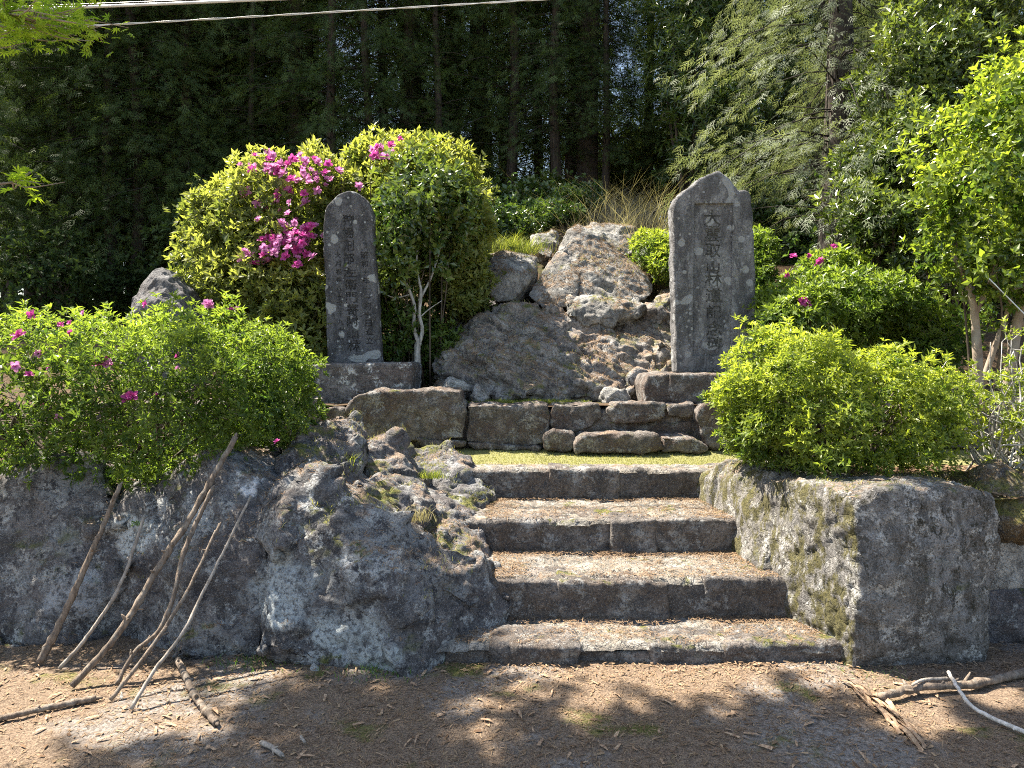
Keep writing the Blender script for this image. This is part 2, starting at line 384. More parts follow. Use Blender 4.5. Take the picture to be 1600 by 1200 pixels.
def voro(V, size, rs, squash=1.0):
    lo, hi = V.min(0) - size, V.max(0) + size
    n = max(6, int(np.prod((hi - lo) / size)) ); n = min(n, 420)
    C = rs.uniform(lo, hi, (n, 3))
    P = V + .35 * size * np.stack([pn(V / size * 1.3 + k * 9.1) for k in range(3)], 1)
    i1 = np.zeros(len(V), int); d1 = np.zeros(len(V)); d2 = np.zeros(len(V))
    for a in range(0, len(V), 20000):
        D = ((P[a:a + 20000, None] - C[None]) ** 2).sum(2); o = np.argpartition(D, 1, axis=1)[:, :2]
        DD = np.sqrt(np.take_along_axis(D, o, 1)); sw = DD[:, 0] > DD[:, 1]
        o[sw] = o[sw][:, ::-1]; DD.sort(axis=1); i1[a:a + 20000] = o[:, 0]; d1[a:a + 20000] = DD[:, 0]; d2[a:a + 20000] = DD[:, 1]
    return i1, C, d1, d2
def rockmesh(hulls, vox=.02, sm=2, facet=.0, fsize=.3, crack=0.0, amp=.03, freq=2.5, rough=.006, seed=0, fine=.8, strata=0.0):
    rs = np.random.RandomState(seed)
    V, F = remesh(hulls, vox); V = laplace(V, F, sm)
    N = vnorm(V, F)
    off = seed * 3.7
    V = V + N * (amp * fbm(V * freq + off, 3))[:, None]
    if facet:
        for sz, amt, jit in ((fsize, 1.0, facet * 9), (fsize * .42, fine, facet * 7)):
            nseed = int(min(420, max(6, len(V) * vox * vox / (sz * sz) * 1.3)))
            C = V[rs.randint(len(V), size=nseed)]
            P = V + .22 * sz * np.stack([pn(V / sz * 1.7 + k * 9.1 + off) for k in range(3)], 1)
            ii = np.zeros(len(V), int); gap = np.zeros(len(V))
            for a0 in range(0, len(V), 20000):
                Dm = ((P[a0:a0 + 20000, None] - C[None]) ** 2).sum(2); o2 = np.argpartition(Dm, 1, axis=1)[:, :2]
                dd = np.sqrt(np.take_along_axis(Dm, o2, 1)); sw = dd[:, 0] > dd[:, 1]
                ii[a0:a0 + 20000] = np.where(sw, o2[:, 1], o2[:, 0]); gap[a0:a0 + 20000] = np.abs(dd[:, 0] - dd[:, 1])
            cnt = np.maximum(np.bincount(ii, minlength=nseed), 1)[:, None]
            cen = np.stack([np.bincount(ii, V[:, k], nseed) for k in range(3)], 1) / cnt
            mn = np.stack([np.bincount(ii, N[:, k], nseed) for k in range(3)], 1) / cnt
            mn = mn / (np.linalg.norm(mn, axis=1)[:, None] + 1e-6) + rs.normal(0, jit * .6, mn.shape) * .6; mn /= np.linalg.norm(mn, axis=1)[:, None]
            dv = ((cen[ii] - V) * mn[ii]).sum(1); cs = np.clip((N * mn[ii]).sum(1), .45, 1)
            d = np.clip(dv / cs, -.5 * sz, .35 * sz) * amt + rs.uniform(-1, .4, nseed)[ii] * facet * (sz / fsize) * .6
            if sz == fsize: d -= crack * np.exp(-gap / (.05 * sz + .008))
            V = V + N * d[:, None]; V = laplace(V, F, 1); N = vnorm(V, F)
    if strata:
        a = np.array((1, .15, -.75)); a /= np.linalg.norm(a); b = np.array((.6, .1, .8)); b = b - a * (a @ b); b /= np.linalg.norm(b); c3 = np.cross(a, b)
        Q = np.stack([V @ a * 1.3, V @ b * 6.5, V @ c3 * 3], 1) + .5 * fbm(V * 2.2, 2)[:, None]
        V = V + N * (strata * (.55 - 2.2 * np.abs(fbm(Q, 3, .55))))[:, None]; V = laplace(V, F, 1); N = vnorm(V, F)
    V = V + N * (rough * (fbm(V * 14 + off, 4, .6)))[:, None] + N * (rough * .9 * np.abs(fbm(V * 6 - off, 3)))[:, None]
    return V, F
RV = []
def rock(name, label, hulls, mat, cat='rock', parent=None, **kw):
    V, F = rockmesh(hulls, **kw)
    if parent is None or name == 'wall_stone': RV.append((name, mat.name, V, vnorm(V, F)))
    p = {}
    if parent is None: p = dict(label=label, category=cat)
    elif label: p = dict(label=label)
    return mk(name, V, F, mat, parent, **p)
def PX(pts): return [at(*p) for p in pts]
def slab(outline, Y0, Y1, inset=.04, push=.06):
    """convex stone whose front outline is given in picture pixels, front at Y0 and back at Y1"""
    o = np.array(outline, float); c = o.mean(0)
    fr = c + (o - c) * (1 - inset)
    pts = [at(p[0], p[1], Y0) for p in fr] + [at(p[0], p[1], Y0 + push) for p in o]
    k = (Y0 + push) / Y1
    # true-size back (no perspective growth)
    cc = at(c[0], c[1], Y0 + push)
    pts += [np.array((q[0], Y1, q[2])) for q in (at(p[0], p[1], Y0 + push) for p in o)]
    return pts
def box(x0, x1, y0, y1, z0, z1, j=.0, rs=None):
    P = np.array([(x, y, z) for x in (x0, x1) for y in (y0, y1) for z in (z0, z1)], float)
    if rs is not None: P = P + rs.uniform(-j, j, P.shape)
    return list(P)

# ---------------------------------------------------------------- ground sheets
def sheet(xs, ys, zf, name, mat, **p):
    X, Y = np.meshgrid(xs, ys); V = np.stack([X.ravel(), Y.ravel(), np.zeros(X.size)], 1); V[:, 2] = zf(V[:, 0], V[:, 1])
    nx = len(xs); i = np.arange(len(ys) - 1)[:, None] * nx + np.arange(nx - 1)[None]
    F = np.stack([i, i + 1, i + nx + 1, i + nx], -1).reshape(-1, 4)
    return mk(name, V, F, mat, kind='structure', **p)
def v3(x, y, z=0): return np.stack([x, y, np.zeros_like(x) + z], 1)
def ground_z(x, y):
    near = np.exp(-((x / 6) ** 4)) * np.exp(-(((y - 2.5) / 4) ** 4))
    return near * (.018 * fbm(v3(x, y) * 1.2, 3) + .008 * fbm(v3(x, y, 5) * 7, 4)) - .004
xs = np.concatenate([[-400, -120, -40, -16, -8], np.linspace(-4.2, 4.2, 320), [8, 16, 40, 120, 400]])
ys = np.concatenate([[-400, -120, -40, -12, -4, -1, .5], np.linspace(1.2, 4.3, 120), [6, 12, 40, 120, 400]])
sheet(xs, ys, ground_z, 'ground', M['ground'])
def sstep(a, b, t): t = np.clip((t - a) / (b - a), 0, 1); return t * t * (3 - 2 * t)
def hill_z(x, y):
    w = sstep(-3.2, -.3, x + .4 * pn(v3(x, y) * .3))
    up = 1.13 + .70 * np.clip(y - 7.2, 0, 3.3) + .26 * np.clip(y - 10.5, 0, 4) + .05 * np.clip(y - 14.5, 0, 60)
    lo = 1.13 + .17 * np.clip(y - 6.8, 0, 10) + .03 * np.clip(y - 17, 0, 60)
    z = lo * (1 - w) + up * w
    z = z - sstep(2.2, 3.4, x) * np.clip(y - 7.2, 0, 2.6) * .22
    k = sstep(6.6, 7.6, y)
    return z + (.02 + .10 * k) * fbm(v3(x, y) * 1.1, 4) + .015 * fbm(v3(x, y, 3) * 7, 3)
sheet(np.concatenate([np.linspace(-60, -9, 25), np.linspace(-8.5, 9, 180), np.linspace(10, 60, 25)]),
      np.concatenate([np.linspace(6.22, 14, 90), np.linspace(14.5, 80, 50)]), hill_z, 'hillside', M['hill'])
def bed_z(x, y):
    return .80 + .03 * fbm(v3(x, y) * 2, 3) + .012 * fbm(v3(x, y, 2) * 12, 3) - .12 * sstep(5.0, 5.4, y)
sheet(np.linspace(-9, -1.1, 190), np.linspace(4.25, 6.4, 60), bed_z, 'planting_bed', M['bed'])
sheet(np.linspace(1.75, 9, 190), np.linspace(3.85, 6.4, 70), bed_z, 'planting_bed', M['bed'])
def terr_z(x, y): return .722 + .012 * fbm(v3(x, y) * 2, 3) + .008 * fbm(v3(x, y, 2) * 15, 3) + .03 * sstep(5.9, 6.2, y)
sheet(np.linspace(-1.9, 4.2, 200), np.linspace(5.38, 6.45, 45), terr_z, 'terrace_lawn', M['terrace'])

# ---------------------------------------------------------------- stone steps
rs = np.random.RandomState(5)
steps = empty('stone_steps', (.68, 3.6, 0), label='worn stone steps climbing between the boulders to the lawn', category='steps')
ST = [(3.60, .00, .085, -.33, 1.72, [-.33, -.10, .34, .72, 1.10, 1.72]),
      (3.98, .07, .306, -.12, 1.50, [775, 875, 974, 1046, 1109, 1215]),
      (4.53, .29, .514, -.18, 1.44, [752, 849, 959, 1026, 1150]),
      (5.20, .49, .738, -.17, 1.50, [763, 860, 965, 1050, 1118])]
for k, (Y, z0, z1, xa, xb, J) in enumerate(ST):
    if k: J = [(j - 800) / FPX * Y for j in J]
    for i in range(len(J) - 1):
        a, b = J[i], J[i + 1]; g = -.012
        y0 = Y + rs.uniform(-.018, .028); zt = z1 + rs.uniform(-.012, .006)
        if k and i == 0: a -= .12
        if k and i == len(J) - 2: b += .14
        if k == 0 and i == 0: zt = .06; y0 += .02
        if k == 0 and i == 2: zt = .05; y0 += .05
        h = [box(a + g, b - g, y0, y0 + .26, z0 - .04, zt, .012, rs)]
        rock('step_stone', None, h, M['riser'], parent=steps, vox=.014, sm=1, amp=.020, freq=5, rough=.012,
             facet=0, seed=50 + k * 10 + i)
# treads
def tread(x0, x1, y0, y1, z, seed=0):
    xs = np.linspace(x0, x1, int((x1 - x0) / .012)); ys = np.linspace(0, 1, int((y1 - y0) / .012) + 2)
    X, T = np.meshgrid(xs, ys); x = X.ravel(); t = T.ravel()
    e = y0 + .024 * fbm(v3(x, 0 * x, seed) * 4, 5, .65) + .008
    y = e + (y1 - e) * t
    zz = z + .012 * fbm(v3(x, y, seed) * 2.2, 3) + .006 * fbm(v3(x, y, seed) * 14, 4) + .02 * sstep(y1 - .12, y1, y) * np.abs(fbm(v3(x, y, 9) * 3, 2))
    i1, C, d1, d2 = voro(v3(x, y, 0), .24, np.random.RandomState(seed))
    zz = zz - .012 * np.exp(-(d2 - d1) / .012) + np.random.RandomState(seed + 3).uniform(-.006, .006, len(C))[i1]
    zz = zz - .03 * np.exp(-(y - e) / .010)
    V = np.stack([x, y, zz], 1); nx = len(xs); i = np.arange(len(ys) - 1)[:, None] * nx + np.arange(nx - 1)[None]
    F = np.stack([i, i + 1, i + nx + 1, i + nx], -1).reshape(-1, 4)
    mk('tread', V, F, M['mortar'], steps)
tread(-.40, 1.85, 3.595, 4.08, .088, seed=1)
tread(-.40, 1.75, 3.985, 4.62, .310, seed=2)
tread(-.45, 1.6, 4.535, 5.28, .517, seed=3)
tread(-.45, 1.7, 5.205, 5.40, .738, seed=4)

# ---------------------------------------------------------------- the boulders beside the steps
W1 = dict(vox=.014, sm=1, fine=.7, facet=.04, fsize=.50, crack=.04, strata=.012, amp=.015, freq=2.2, rough=.012)
W2 = dict(vox=.014, sm=1, strata=.03, facet=.05, fsize=.26, crack=.03, amp=.02, freq=3, rough=.013)
rock('boulder', 'speckled grey boulder under the flowering hedge, furthest from the steps',
     [PX([(-30, 1010, 3.98), (-330, 1000, 4.1), (170, 1000, 3.96), (195, 985, 4.05), (-330, 770, 4.15), (150, 768, 4.02), (190, 772, 4.1), (60, 880, 3.88), (-150, 880, 3.92)])
      + [np.array(p) for p in ((-4.2, 4.7, .84), (-2.3, 4.6, .85), (-4.2, 4.7, 0), (-2.3, 4.6, 0), (-4.2, 4.0, -.15), (-2.9, 3.94, -.15), (-2.2, 3.95, -.15))]], M['wall'], 'boulder', seed=1,
     vox=.018, sm=4, facet=.012, fsize=.6, crack=.0, amp=.05, freq=1.6, rough=.012)
rock('boulder', 'narrow smooth wedge of stone in the cleft behind the leaning sticks',
     [PX([(150, 1002, 3.98), (235, 1002, 3.98), (200, 880, 4.0), (240, 790, 4.05), (180, 800, 4.08), (225, 765, 4.1), (150, 960, 4.0)])
      + [np.array(p) for p in ((-2.4, 4.4, .82), (-2.0, 4.4, .82), (-2.3, 4.4, 0), (-2.0, 4.4, 0))]], M['wall'], 'boulder', seed=2,
     vox=.016, sm=4, amp=.02, freq=3, rough=.008)
rock('boulder', 'tall rounded boulder with a white patch on top behind the thick leaning stick',
     [PX([(195, 1005, 3.92), (260, 1020, 3.78), (420, 1030, 3.72), (205, 850, 3.98), (245, 770, 4.02), (350, 735, 4.05), (400, 722, 4.1), (425, 760, 3.92), (300, 860, 3.78), (420, 880, 3.7), (400, 960, 3.66)])
      + [np.array(p) for p in ((-2.1, 4.7, .84), (-1.3, 4.7, .9), (-2.1, 4.6, -.1), (-1.3, 4.6, -.1), (-2.15, 3.9, -.15), (-1.7, 3.76, -.15), (-1.3, 3.66, -.15))]], M['wall'], 'boulder', seed=3, **dict(W1, facet=.02, fsize=.5))
rock('boulder', 'huge bluish lichened boulder whose flank meets the lowest steps',
     [PX([(400, 1032, 3.70), (560, 1047, 3.57), (705, 1045, 3.60), (395, 900, 3.68), (420, 765, 3.86), (480, 705, 4.12), (380, 900, 3.74), (385, 800, 3.88), (545, 790, 3.74), (640, 850, 3.68), (700, 885, 3.68), (760, 935, 3.78),
          (772, 950, 3.95), (745, 990, 3.85), (560, 930, 3.55), (650, 960, 3.58), (480, 870, 3.7)])
      + [np.array(p) for p in ((-1.4, 4.7, .85), (-.35, 4.5, .35), (-1.4, 4.7, 0), (-.12, 4.4, 0), (-1.36, 3.68, -.15), (-.78, 3.53, -.15), (-.3, 3.56, -.15), (-.12, 3.9, -.15))]], M['wall'], 'boulder', seed=4, **W1)
rock('boulder', 'dark angular boulder with a mossy crest beside the flowering hedge',
     [PX([(425, 745, 4.25), (455, 690, 4.45), (510, 657, 4.8), (545, 655, 4.95), (572, 690, 4.7), (540, 775, 4.2), (430, 800, 4.1), (500, 800, 4.05), (480, 720, 4.25)])
      + [np.array(p) for p in ((-1.6, 5.2, 1.05), (-1.1, 5.3, 1.1), (-1.6, 5.2, .3), (-1.0, 5.2, .3))]], M['wall2'], 'boulder', seed=5, **W2)
rock('boulder', 'pointed black rock standing on the lawn edge above the big boulder',
     [PX([(548, 700, 4.9), (575, 682, 4.95), (610, 674, 5.05), (625, 690, 5.0), (660, 745, 4.85), (640, 765, 4.75), (560, 760, 4.7)])
      + [np.array(p) for p in ((-1.1, 5.3, .95), (-.75, 5.35, .8), (-1.1, 5.3, .3), (-.7, 5.3, .3))]], M['wall2'], 'boulder', seed=6, **dict(W2, facet=.03))
rock('boulder', 'grey rock with one dark flank at the top of the steps by the lawn',
     [PX([(625, 700, 5.6), (690, 692, 5.7), (735, 705, 5.5), (700, 740, 5.1), (745, 740, 5.2), (778, 785, 5.0), (740, 800, 4.85), (650, 790, 4.8), (640, 740, 5.1)])
      + [np.array(p) for p in ((-.9, 5.7, .3), (-.2, 5.6, .3))]], M['wall2'], 'boulder', seed=7, **W2)
rock('boulder', 'dark dome of rock with mossy top above the big bluish boulder',
     [PX([(520, 830, 4.05), (530, 770, 4.3), (570, 738, 4.6), (640, 745, 4.6), (668, 790, 4.35), (650, 850, 4.05), (590, 865, 3.95)])
      + [np.array(p) for p in ((-1.35, 5.45, .78), (-.6, 5.5, .72), (-1.35, 5.4, .2), (-.6, 5.4, .2))]], M['wall2'], 'boulder', seed=8, **W2)
rock('boulder', 'sloping rock with grass in its cracks running down beside the middle steps',
     [PX([(655, 850, 4.2), (670, 790, 4.6), (715, 765, 4.8), (745, 800, 4.7), (765, 860, 4.4), (774, 905, 4.15), (770, 950, 3.98), (700, 900, 4.0)])
      + [np.array(p) for p in ((-.75, 5.0, .65), (-.2, 5.1, .55), (-.75, 5.0, .0), (-.12, 5.1, .0), (-.1, 4.1, .0))]], M['wall2'], 'boulder', seed=9, **W2)
# far side of the steps
rock('boulder', 'mossy pale boulder flanking the upper steps under the round hedge',
     [[np.array(p) for p in ((1.36, 5.32, .66), (1.44, 5.15, .75), (1.6, 5.3, .80), (1.52, 4.9, .84), (1.46, 4.62, .76), (1.58, 4.3, .88), (1.46, 4.1, .3), (1.40, 4.7, .3), (1.38, 5.3, .3),
      (2.3, 5.3, .78), (2.3, 4.2, .84), (2.3, 4.2, 0), (2.3, 5.3, 0), (1.5, 4.1, 0), (1.38, 5.2, 0))]], M['cheek'], 'boulder', seed=10,
     vox=.016, sm=3, amp=.04, freq=2.4, rough=.014, facet=0)
rock('boulder', 'massive squared corner boulder with one sunlit flank beside the lowest step',
     [[np.array(p) for p in ((1.72, 3.54, -.05), (1.49, 4.2, -.05), (2.44, 3.62, -.05), (2.52, 3.72, .1), (1.52, 4.3, .80), (1.58, 4.1, .86), (1.67, 3.66, .89), (1.72, 3.56, .84), (1.735, 3.50, .5), (1.9, 3.56, .915),
      (2.50, 3.66, .88), (2.54, 3.66, .6), (2.1, 3.50, .45), (2.5, 4.3, .86), (2.5, 4.3, 0), (2.56, 3.8, .5))]], M['cheek'], 'boulder', seed=11,
     vox=.015, sm=1, amp=.022, freq=2.0, rough=.017, facet=0)
# that boulder is one granite all round; no second material on its front
rock('boulder', 'brown mossy boulder overhanging a white stone past the corner boulder',
     [[np.array(p) for p in ((2.62, 3.85, .52), (2.60, 3.9, .86), (4.2, 3.8, .52), (4.2, 3.8, .9), (2.62, 4.5, .5), (2.62, 4.5, .86), (4.2, 4.5, .5), (4.2, 4.5, .9), (3.2, 3.74, .7))]],
     rock_mat('brown_mossy_rock', base=(.14, .11, .07), brown=(.12, .075, .03), brown_amt=.8, moss=.8, white=.25, black=.6), 'boulder', seed=12, vox=.018, sm=3, amp=.05, freq=2.4, rough=.012, facet=.02, fsize=.3, crack=.01)
rock('boulder', 'whitish stone wedged below the brown mossy boulder',
     [[np.array(p) for p in ((2.60, 3.92, .27), (2.60, 3.92, .54), (4.0, 3.86, .27), (4.0, 3.86, .54), (2.6, 4.4, .27), (2.6, 4.4, .5), (4.0, 4.4, .27), (4.0, 4.4, .54))]],
     M['pale'], 'boulder', seed=13, vox=.018, sm=3, amp=.03, freq=2.4, rough=.01)
rock('boulder', 'dark damp stone at ground level below the whitish stone',
     [[np.array(p) for p in ((2.58, 3.88, -.05), (2.60, 3.9, .29), (4.0, 3.8, -.05), (4.0, 3.82, .29), (2.6, 4.4, -.05), (2.6, 4.4, .27), (4.0, 4.4, -.05), (4.0, 4.4, .27), (3, 3.76, .1))]],
     M['wall2'], 'boulder', seed=14, vox=.018, sm=3, amp=.03, freq=2.4, rough=.01)

# ---------------------------------------------------------------- upper retaining wall
uw = empty('retaining_wall', (.5, 6.2, .72), label='low retaining wall of rough brown blocks behind the lawn', category='stone wall')
UW = [([(541, 640), (552, 620), (580, 612), (720, 609), (727, 640), (722, 684), (660, 690), (545, 686)], 6.12, 6.5),
      ([(730, 634), (855, 633), (860, 650), (858, 692), (820, 699), (728, 690)], 6.15, 6.5),
      ([(862, 634), (935, 631), (942, 650), (925, 668), (880, 674), (860, 668)], 6.17, 6.5),
      ([(947, 640), (965, 630), (1038, 630), (1040, 650), (1010, 660), (960, 660)], 6.15, 6.5),
      ([(1042, 632), (1085, 629), (1090, 642), (1075, 656), (1045, 650)], 6.18, 6.5),
      ([(1088, 645), (1100, 631), (1145, 630), (1150, 700), (1110, 700), (1090, 665)], 6.08, 6.5),
      ([(850, 680), (865, 672), (895, 676), (900, 695), (880, 705), (852, 703)], 6.02, 6.3),
      ([(895, 695), (910, 680), (960, 674), (1030, 680), (1036, 702), (1000, 708), (900, 708)], 5.94, 6.25),
      ([(1034, 682), (1080, 684), (1110, 698), (1108, 706), (1036, 706)], 5.98, 6.25),
      ([(898, 668), (960, 660), (1090, 662), (1110, 698), (900, 700)], 6.22, 6.5),
      ([(466, 632), (490, 624), (500, 640), (497, 668), (468, 672)], 6.1, 6.5),
      ([(502, 642), (520, 636), (540, 640), (540, 656), (505, 658)], 6.15, 6.5),
      ([(500, 660), (545, 656), (548, 690), (500, 690)], 6.16, 6.5),
      ([(728, 692), (800, 700), (845, 698), (840, 706), (740, 702)], 6.1, 6.3),
      ([(650, 686), (728, 690), (728, 700), (660, 698)], 6.08, 6.3),
      ([(1150, 632), (1290, 628), (1295, 700), (1152, 704)], 6.12, 6.5),
      ([(1298, 630), (1440, 626), (1445, 702), (1300, 704)], 6.10, 6.5),
      ([(1448, 624), (1600, 626), (1605, 700), (1450, 702)], 6.12, 6.5),
      ([(1608, 624), (1780, 626), (1785, 700), (1610, 702)], 6.12, 6.5),
      ([(320, 630), (462, 628), (464, 690), (322, 690)], 6.12, 6.5),
      ([(150, 630), (316, 628), (318, 690), (152, 690)], 6.12, 6.5)]
for i, (o, a, b) in enumerate(UW):
    rock('wall_stone', None, [slab(o, a, b, .0, .012)], M['upper'], parent=uw, vox=.018, sm=1, amp=.03, freq=4, rough=.014, seed=100 + i)

rock('mortar', None, [box(-2.6, 4.5, 6.235, 6.55, .70, 1.10)], M['upper'], parent=uw, vox=.03, sm=1, amp=.02, rough=.01, seed=140)

# ---------------------------------------------------------------- rocks behind the wall
RKP = dict(vox=.018, sm=1, amp=.02, freq=2.5, rough=.011, facet=0)
RK = dict(vox=.02, sm=1, facet=.05, fsize=.34, crack=.02, amp=.05, freq=2, rough=.018)
rock('outcrop_rock', 'broad rock outcrop strewn with needles and moss between the two steles',
     [PX([(668, 606, 6.95), (690, 560, 7.0), (720, 522, 7.2), (770, 478, 7.6), (800, 468, 7.9), (850, 545, 6.95), (900, 490, 7.9), (860, 475, 8.0), (740, 628, 6.78), (900, 628, 6.75), (800, 590, 6.7), (1000, 628, 6.8), (780, 520, 7.1)])
      + [at(700, 560, 8.2), at(1000, 560, 8.2), at(850, 500, 8.4), at(700, 640, 8.2), at(1000, 640, 8.2)],
      PX([(860, 500, 7.7), (940, 490, 7.9), (1056, 480, 8.2), (1060, 560, 7.4), (1058, 604, 7.0), (960, 600, 6.95), (900, 560, 7.2), (1030, 465, 8.4)]) + [at(1080, 620, 8), at(860, 620, 8)]],
     M['outcrop'], 'rock', seed=21, **dict(RK, facet=.035, fsize=.5, crack=.06, fine=.6, rough=.013, strata=.095, amp=.03))
rock('outcrop_rock', 'tilted grey block below the grass tuft beside the leafy shrub',
     [PX([(747, 445, 8.0), (768, 402, 8.2), (785, 390, 8.35), (838, 404, 8.3), (836, 430, 8.1), (800, 470, 7.9), (778, 472, 7.9), (752, 452, 7.95), (800, 425, 7.9)])
      + [at(760, 400, 9), at(840, 400, 9), at(840, 480, 9)]], M['peak'], 'rock', seed=22, **RKP)
rock('outcrop_rock', 'smooth grey wedge leaning on the pointed peak rock',
     [PX([(824, 462, 8.0), (850, 420, 8.25), (872, 392, 8.45), (884, 395, 8.4), (905, 435, 8.15), (900, 480, 7.95), (850, 482, 7.85)]) + [at(840, 470, 9), at(900, 420, 9)]],
     M['peak'], 'rock', seed=23, **RKP)
rock('outcrop_rock', 'pointed peak rock standing highest on the outcrop',
     [PX([(872, 395, 8.45), (885, 362, 8.6), (903, 350, 8.65), (925, 366, 8.6), (965, 392, 8.5), (1010, 440, 8.2), (1018, 462, 8.0), (960, 492, 7.9), (900, 480, 8.0), (930, 420, 8.2)])
      + [at(890, 370, 9.3), at(1020, 440, 9.3), at(900, 500, 9.2)]], M['peak'], 'rock', seed=24, **dict(RKP, strata=.03))
rock('outcrop_rock', 'cracked pale rock at the foot of the pointed peak rock',
     [PX([(880, 470, 7.75), (915, 458, 7.8), (1000, 470, 7.75), (1012, 488, 7.7), (950, 500, 7.6), (885, 495, 7.65)]) + [at(880, 470, 8.3), at(1010, 470, 8.3), at(950, 540, 8.2)]],
     M['peak'], 'rock', seed=25, **dict(RK, facet=.03, fsize=.2, vox=.018))
rock('outcrop_rock', 'litter-covered ledge rock beside the taller stele',
     [PX([(1012, 470, 8.0), (1040, 455, 8.1), (1062, 470, 8.0), (1064, 500, 7.8), (1020, 500, 7.8)]) + [at(1012, 470, 8.8), at(1070, 470, 8.8), at(1040, 540, 8.5)]],
     M['outcrop'], 'rock', seed=26, **dict(RK, strata=.06))
rock('outcrop_rock', 'small flat rock on the skyline between grass tuft and peak rock',
     [PX([(826, 382, 8.9), (838, 364, 9.0), (868, 362, 9.1), (872, 378, 8.9), (850, 392, 8.8)]) + [at(830, 380, 9.6), at(870, 370, 9.6), at(850, 420, 9.3)]],
     M['peak'], 'rock', seed=27, **dict(RK, facet=.02, fsize=.2))
rock('outcrop_rock', 'rounded grey rock in shade behind the peak rock under dry grass',
     [PX([(895, 375, 9.6), (915, 350, 9.8), (960, 342, 10), (990, 352, 9.9), (1005, 390, 9.5), (960, 410, 9.3)]) + [at(900, 370, 10.6), at(1000, 370, 10.6), at(950, 430, 10)]],
     M['peak'], 'rock', seed=28, **dict(RK, facet=.03, fsize=.3))
rock('outcrop_rock', 'small stones heaped beside the flat skyline rock',
     [PX([(838, 395, 8.6), (850, 384, 8.7), (866, 392, 8.6), (860, 404, 8.5)]) + [at(850, 400, 9)]], M['peak'], 'rock', seed=29, vox=.02, amp=.02, rough=.01)
rock('outcrop_rock', 'shaded rock low in the bank behind the slender trunk',
     [PX([(690, 560, 7.7), (700, 500, 8.0), (745, 455, 8.4), (790, 470, 8.3), (770, 520, 7.9), (720, 560, 7.6)]) + [at(700, 520, 9), at(800, 480, 9), at(740, 620, 8.6)]],
     M['wall2'], 'rock', seed=30, **dict(RK, vox=.03))
rock('pointed_stone', 'triangular dark stone rising behind the flowering hedge',
     [PX([(208, 475, 6.9), (214, 458, 6.9), (240, 425, 7.0), (254, 414, 7.05), (276, 422, 7.05), (306, 465, 6.9), (312, 500, 6.8), (255, 460, 6.7), (200, 520, 6.8)]) + [at(210, 470, 7.4), at(306, 470, 7.4), at(200, 630, 7), at(320, 630, 7), at(320, 630, 6.8)]],
     rock_mat('dark_field_stone', base=(.14, .14, .145), white=.3, moss=.0, black=.5, brown_amt=.2), 'stone', seed=31, vox=.02, sm=2, amp=.03, freq=2.5, rough=.014, facet=.02, fsize=.3, crack=.01)
for i, (lab, o, a, b, m) in enumerate([
     ('small angular whitish stone on the ledge between wall and outcrop', [(688, 610), (700, 592), (716, 592), (735, 605), (738, 612), (690, 613)], 6.55, 6.75, 'pale'),
     ('small grey wedge stone beside the whitish one on the ledge', [(735, 628), (740, 606), (752, 602), (764, 622), (760, 630)], 6.5, 6.7, 'peak'),
     ('pale chunky stone on the ledge near the taller stele', [(938, 628), (944, 608), (960, 606), (984, 616), (986, 630), (950, 632)], 6.5, 6.7, 'pale')]):
    rock('loose_stone', lab, [slab(o, a, b, .1, .05)], M[m], 'stone', seed=40 + i, vox=.012, sm=1, amp=.01, rough=.006, facet=.008, fsize=.1)

# ---------------------------------------------------------------- pedestals and steles
rock('stele_pedestal', 'rough brown block with a whitened end under the slimmer stele',
     [slab([(478, 572), (500, 568), (640, 567), (645, 572), (640, 612), (642, 632), (480, 634)], 6.45, 7.15, .02, .03)],
     rock_mat('pedestal_stone', base=(.2, .185, .175), brown=(.12, .08, .065), brown_amt=.7, white=1.0, whitecol=(.6, .6, .58), moss=.05, black=.4), 'pedestal', seed=45, vox=.014, sm=2, amp=.01, rough=.008)
rp = empty('stele_pedestal', (1.7, 6.6, 1.1), label='two-piece brown base under the taller stele, half hidden by the round hedge', category='pedestal')
rock('pedestal_stone', None, [slab([(1005, 600), (1012, 586), (1048, 583), (1052, 630), (1008, 632)], 6.36, 6.9, .05, .04)], M['upper'], parent=rp, seed=46, vox=.014, sm=2, amp=.012, rough=.008)
rock('pedestal_stone', None, [slab([(1046, 584), (1200, 584), (1204, 632), (1050, 632), (1042, 610)], 6.33, 7.1, .02, .03)], M['upper'], parent=rp, seed=47, vox=.014, sm=2, amp=.01, rough=.008)

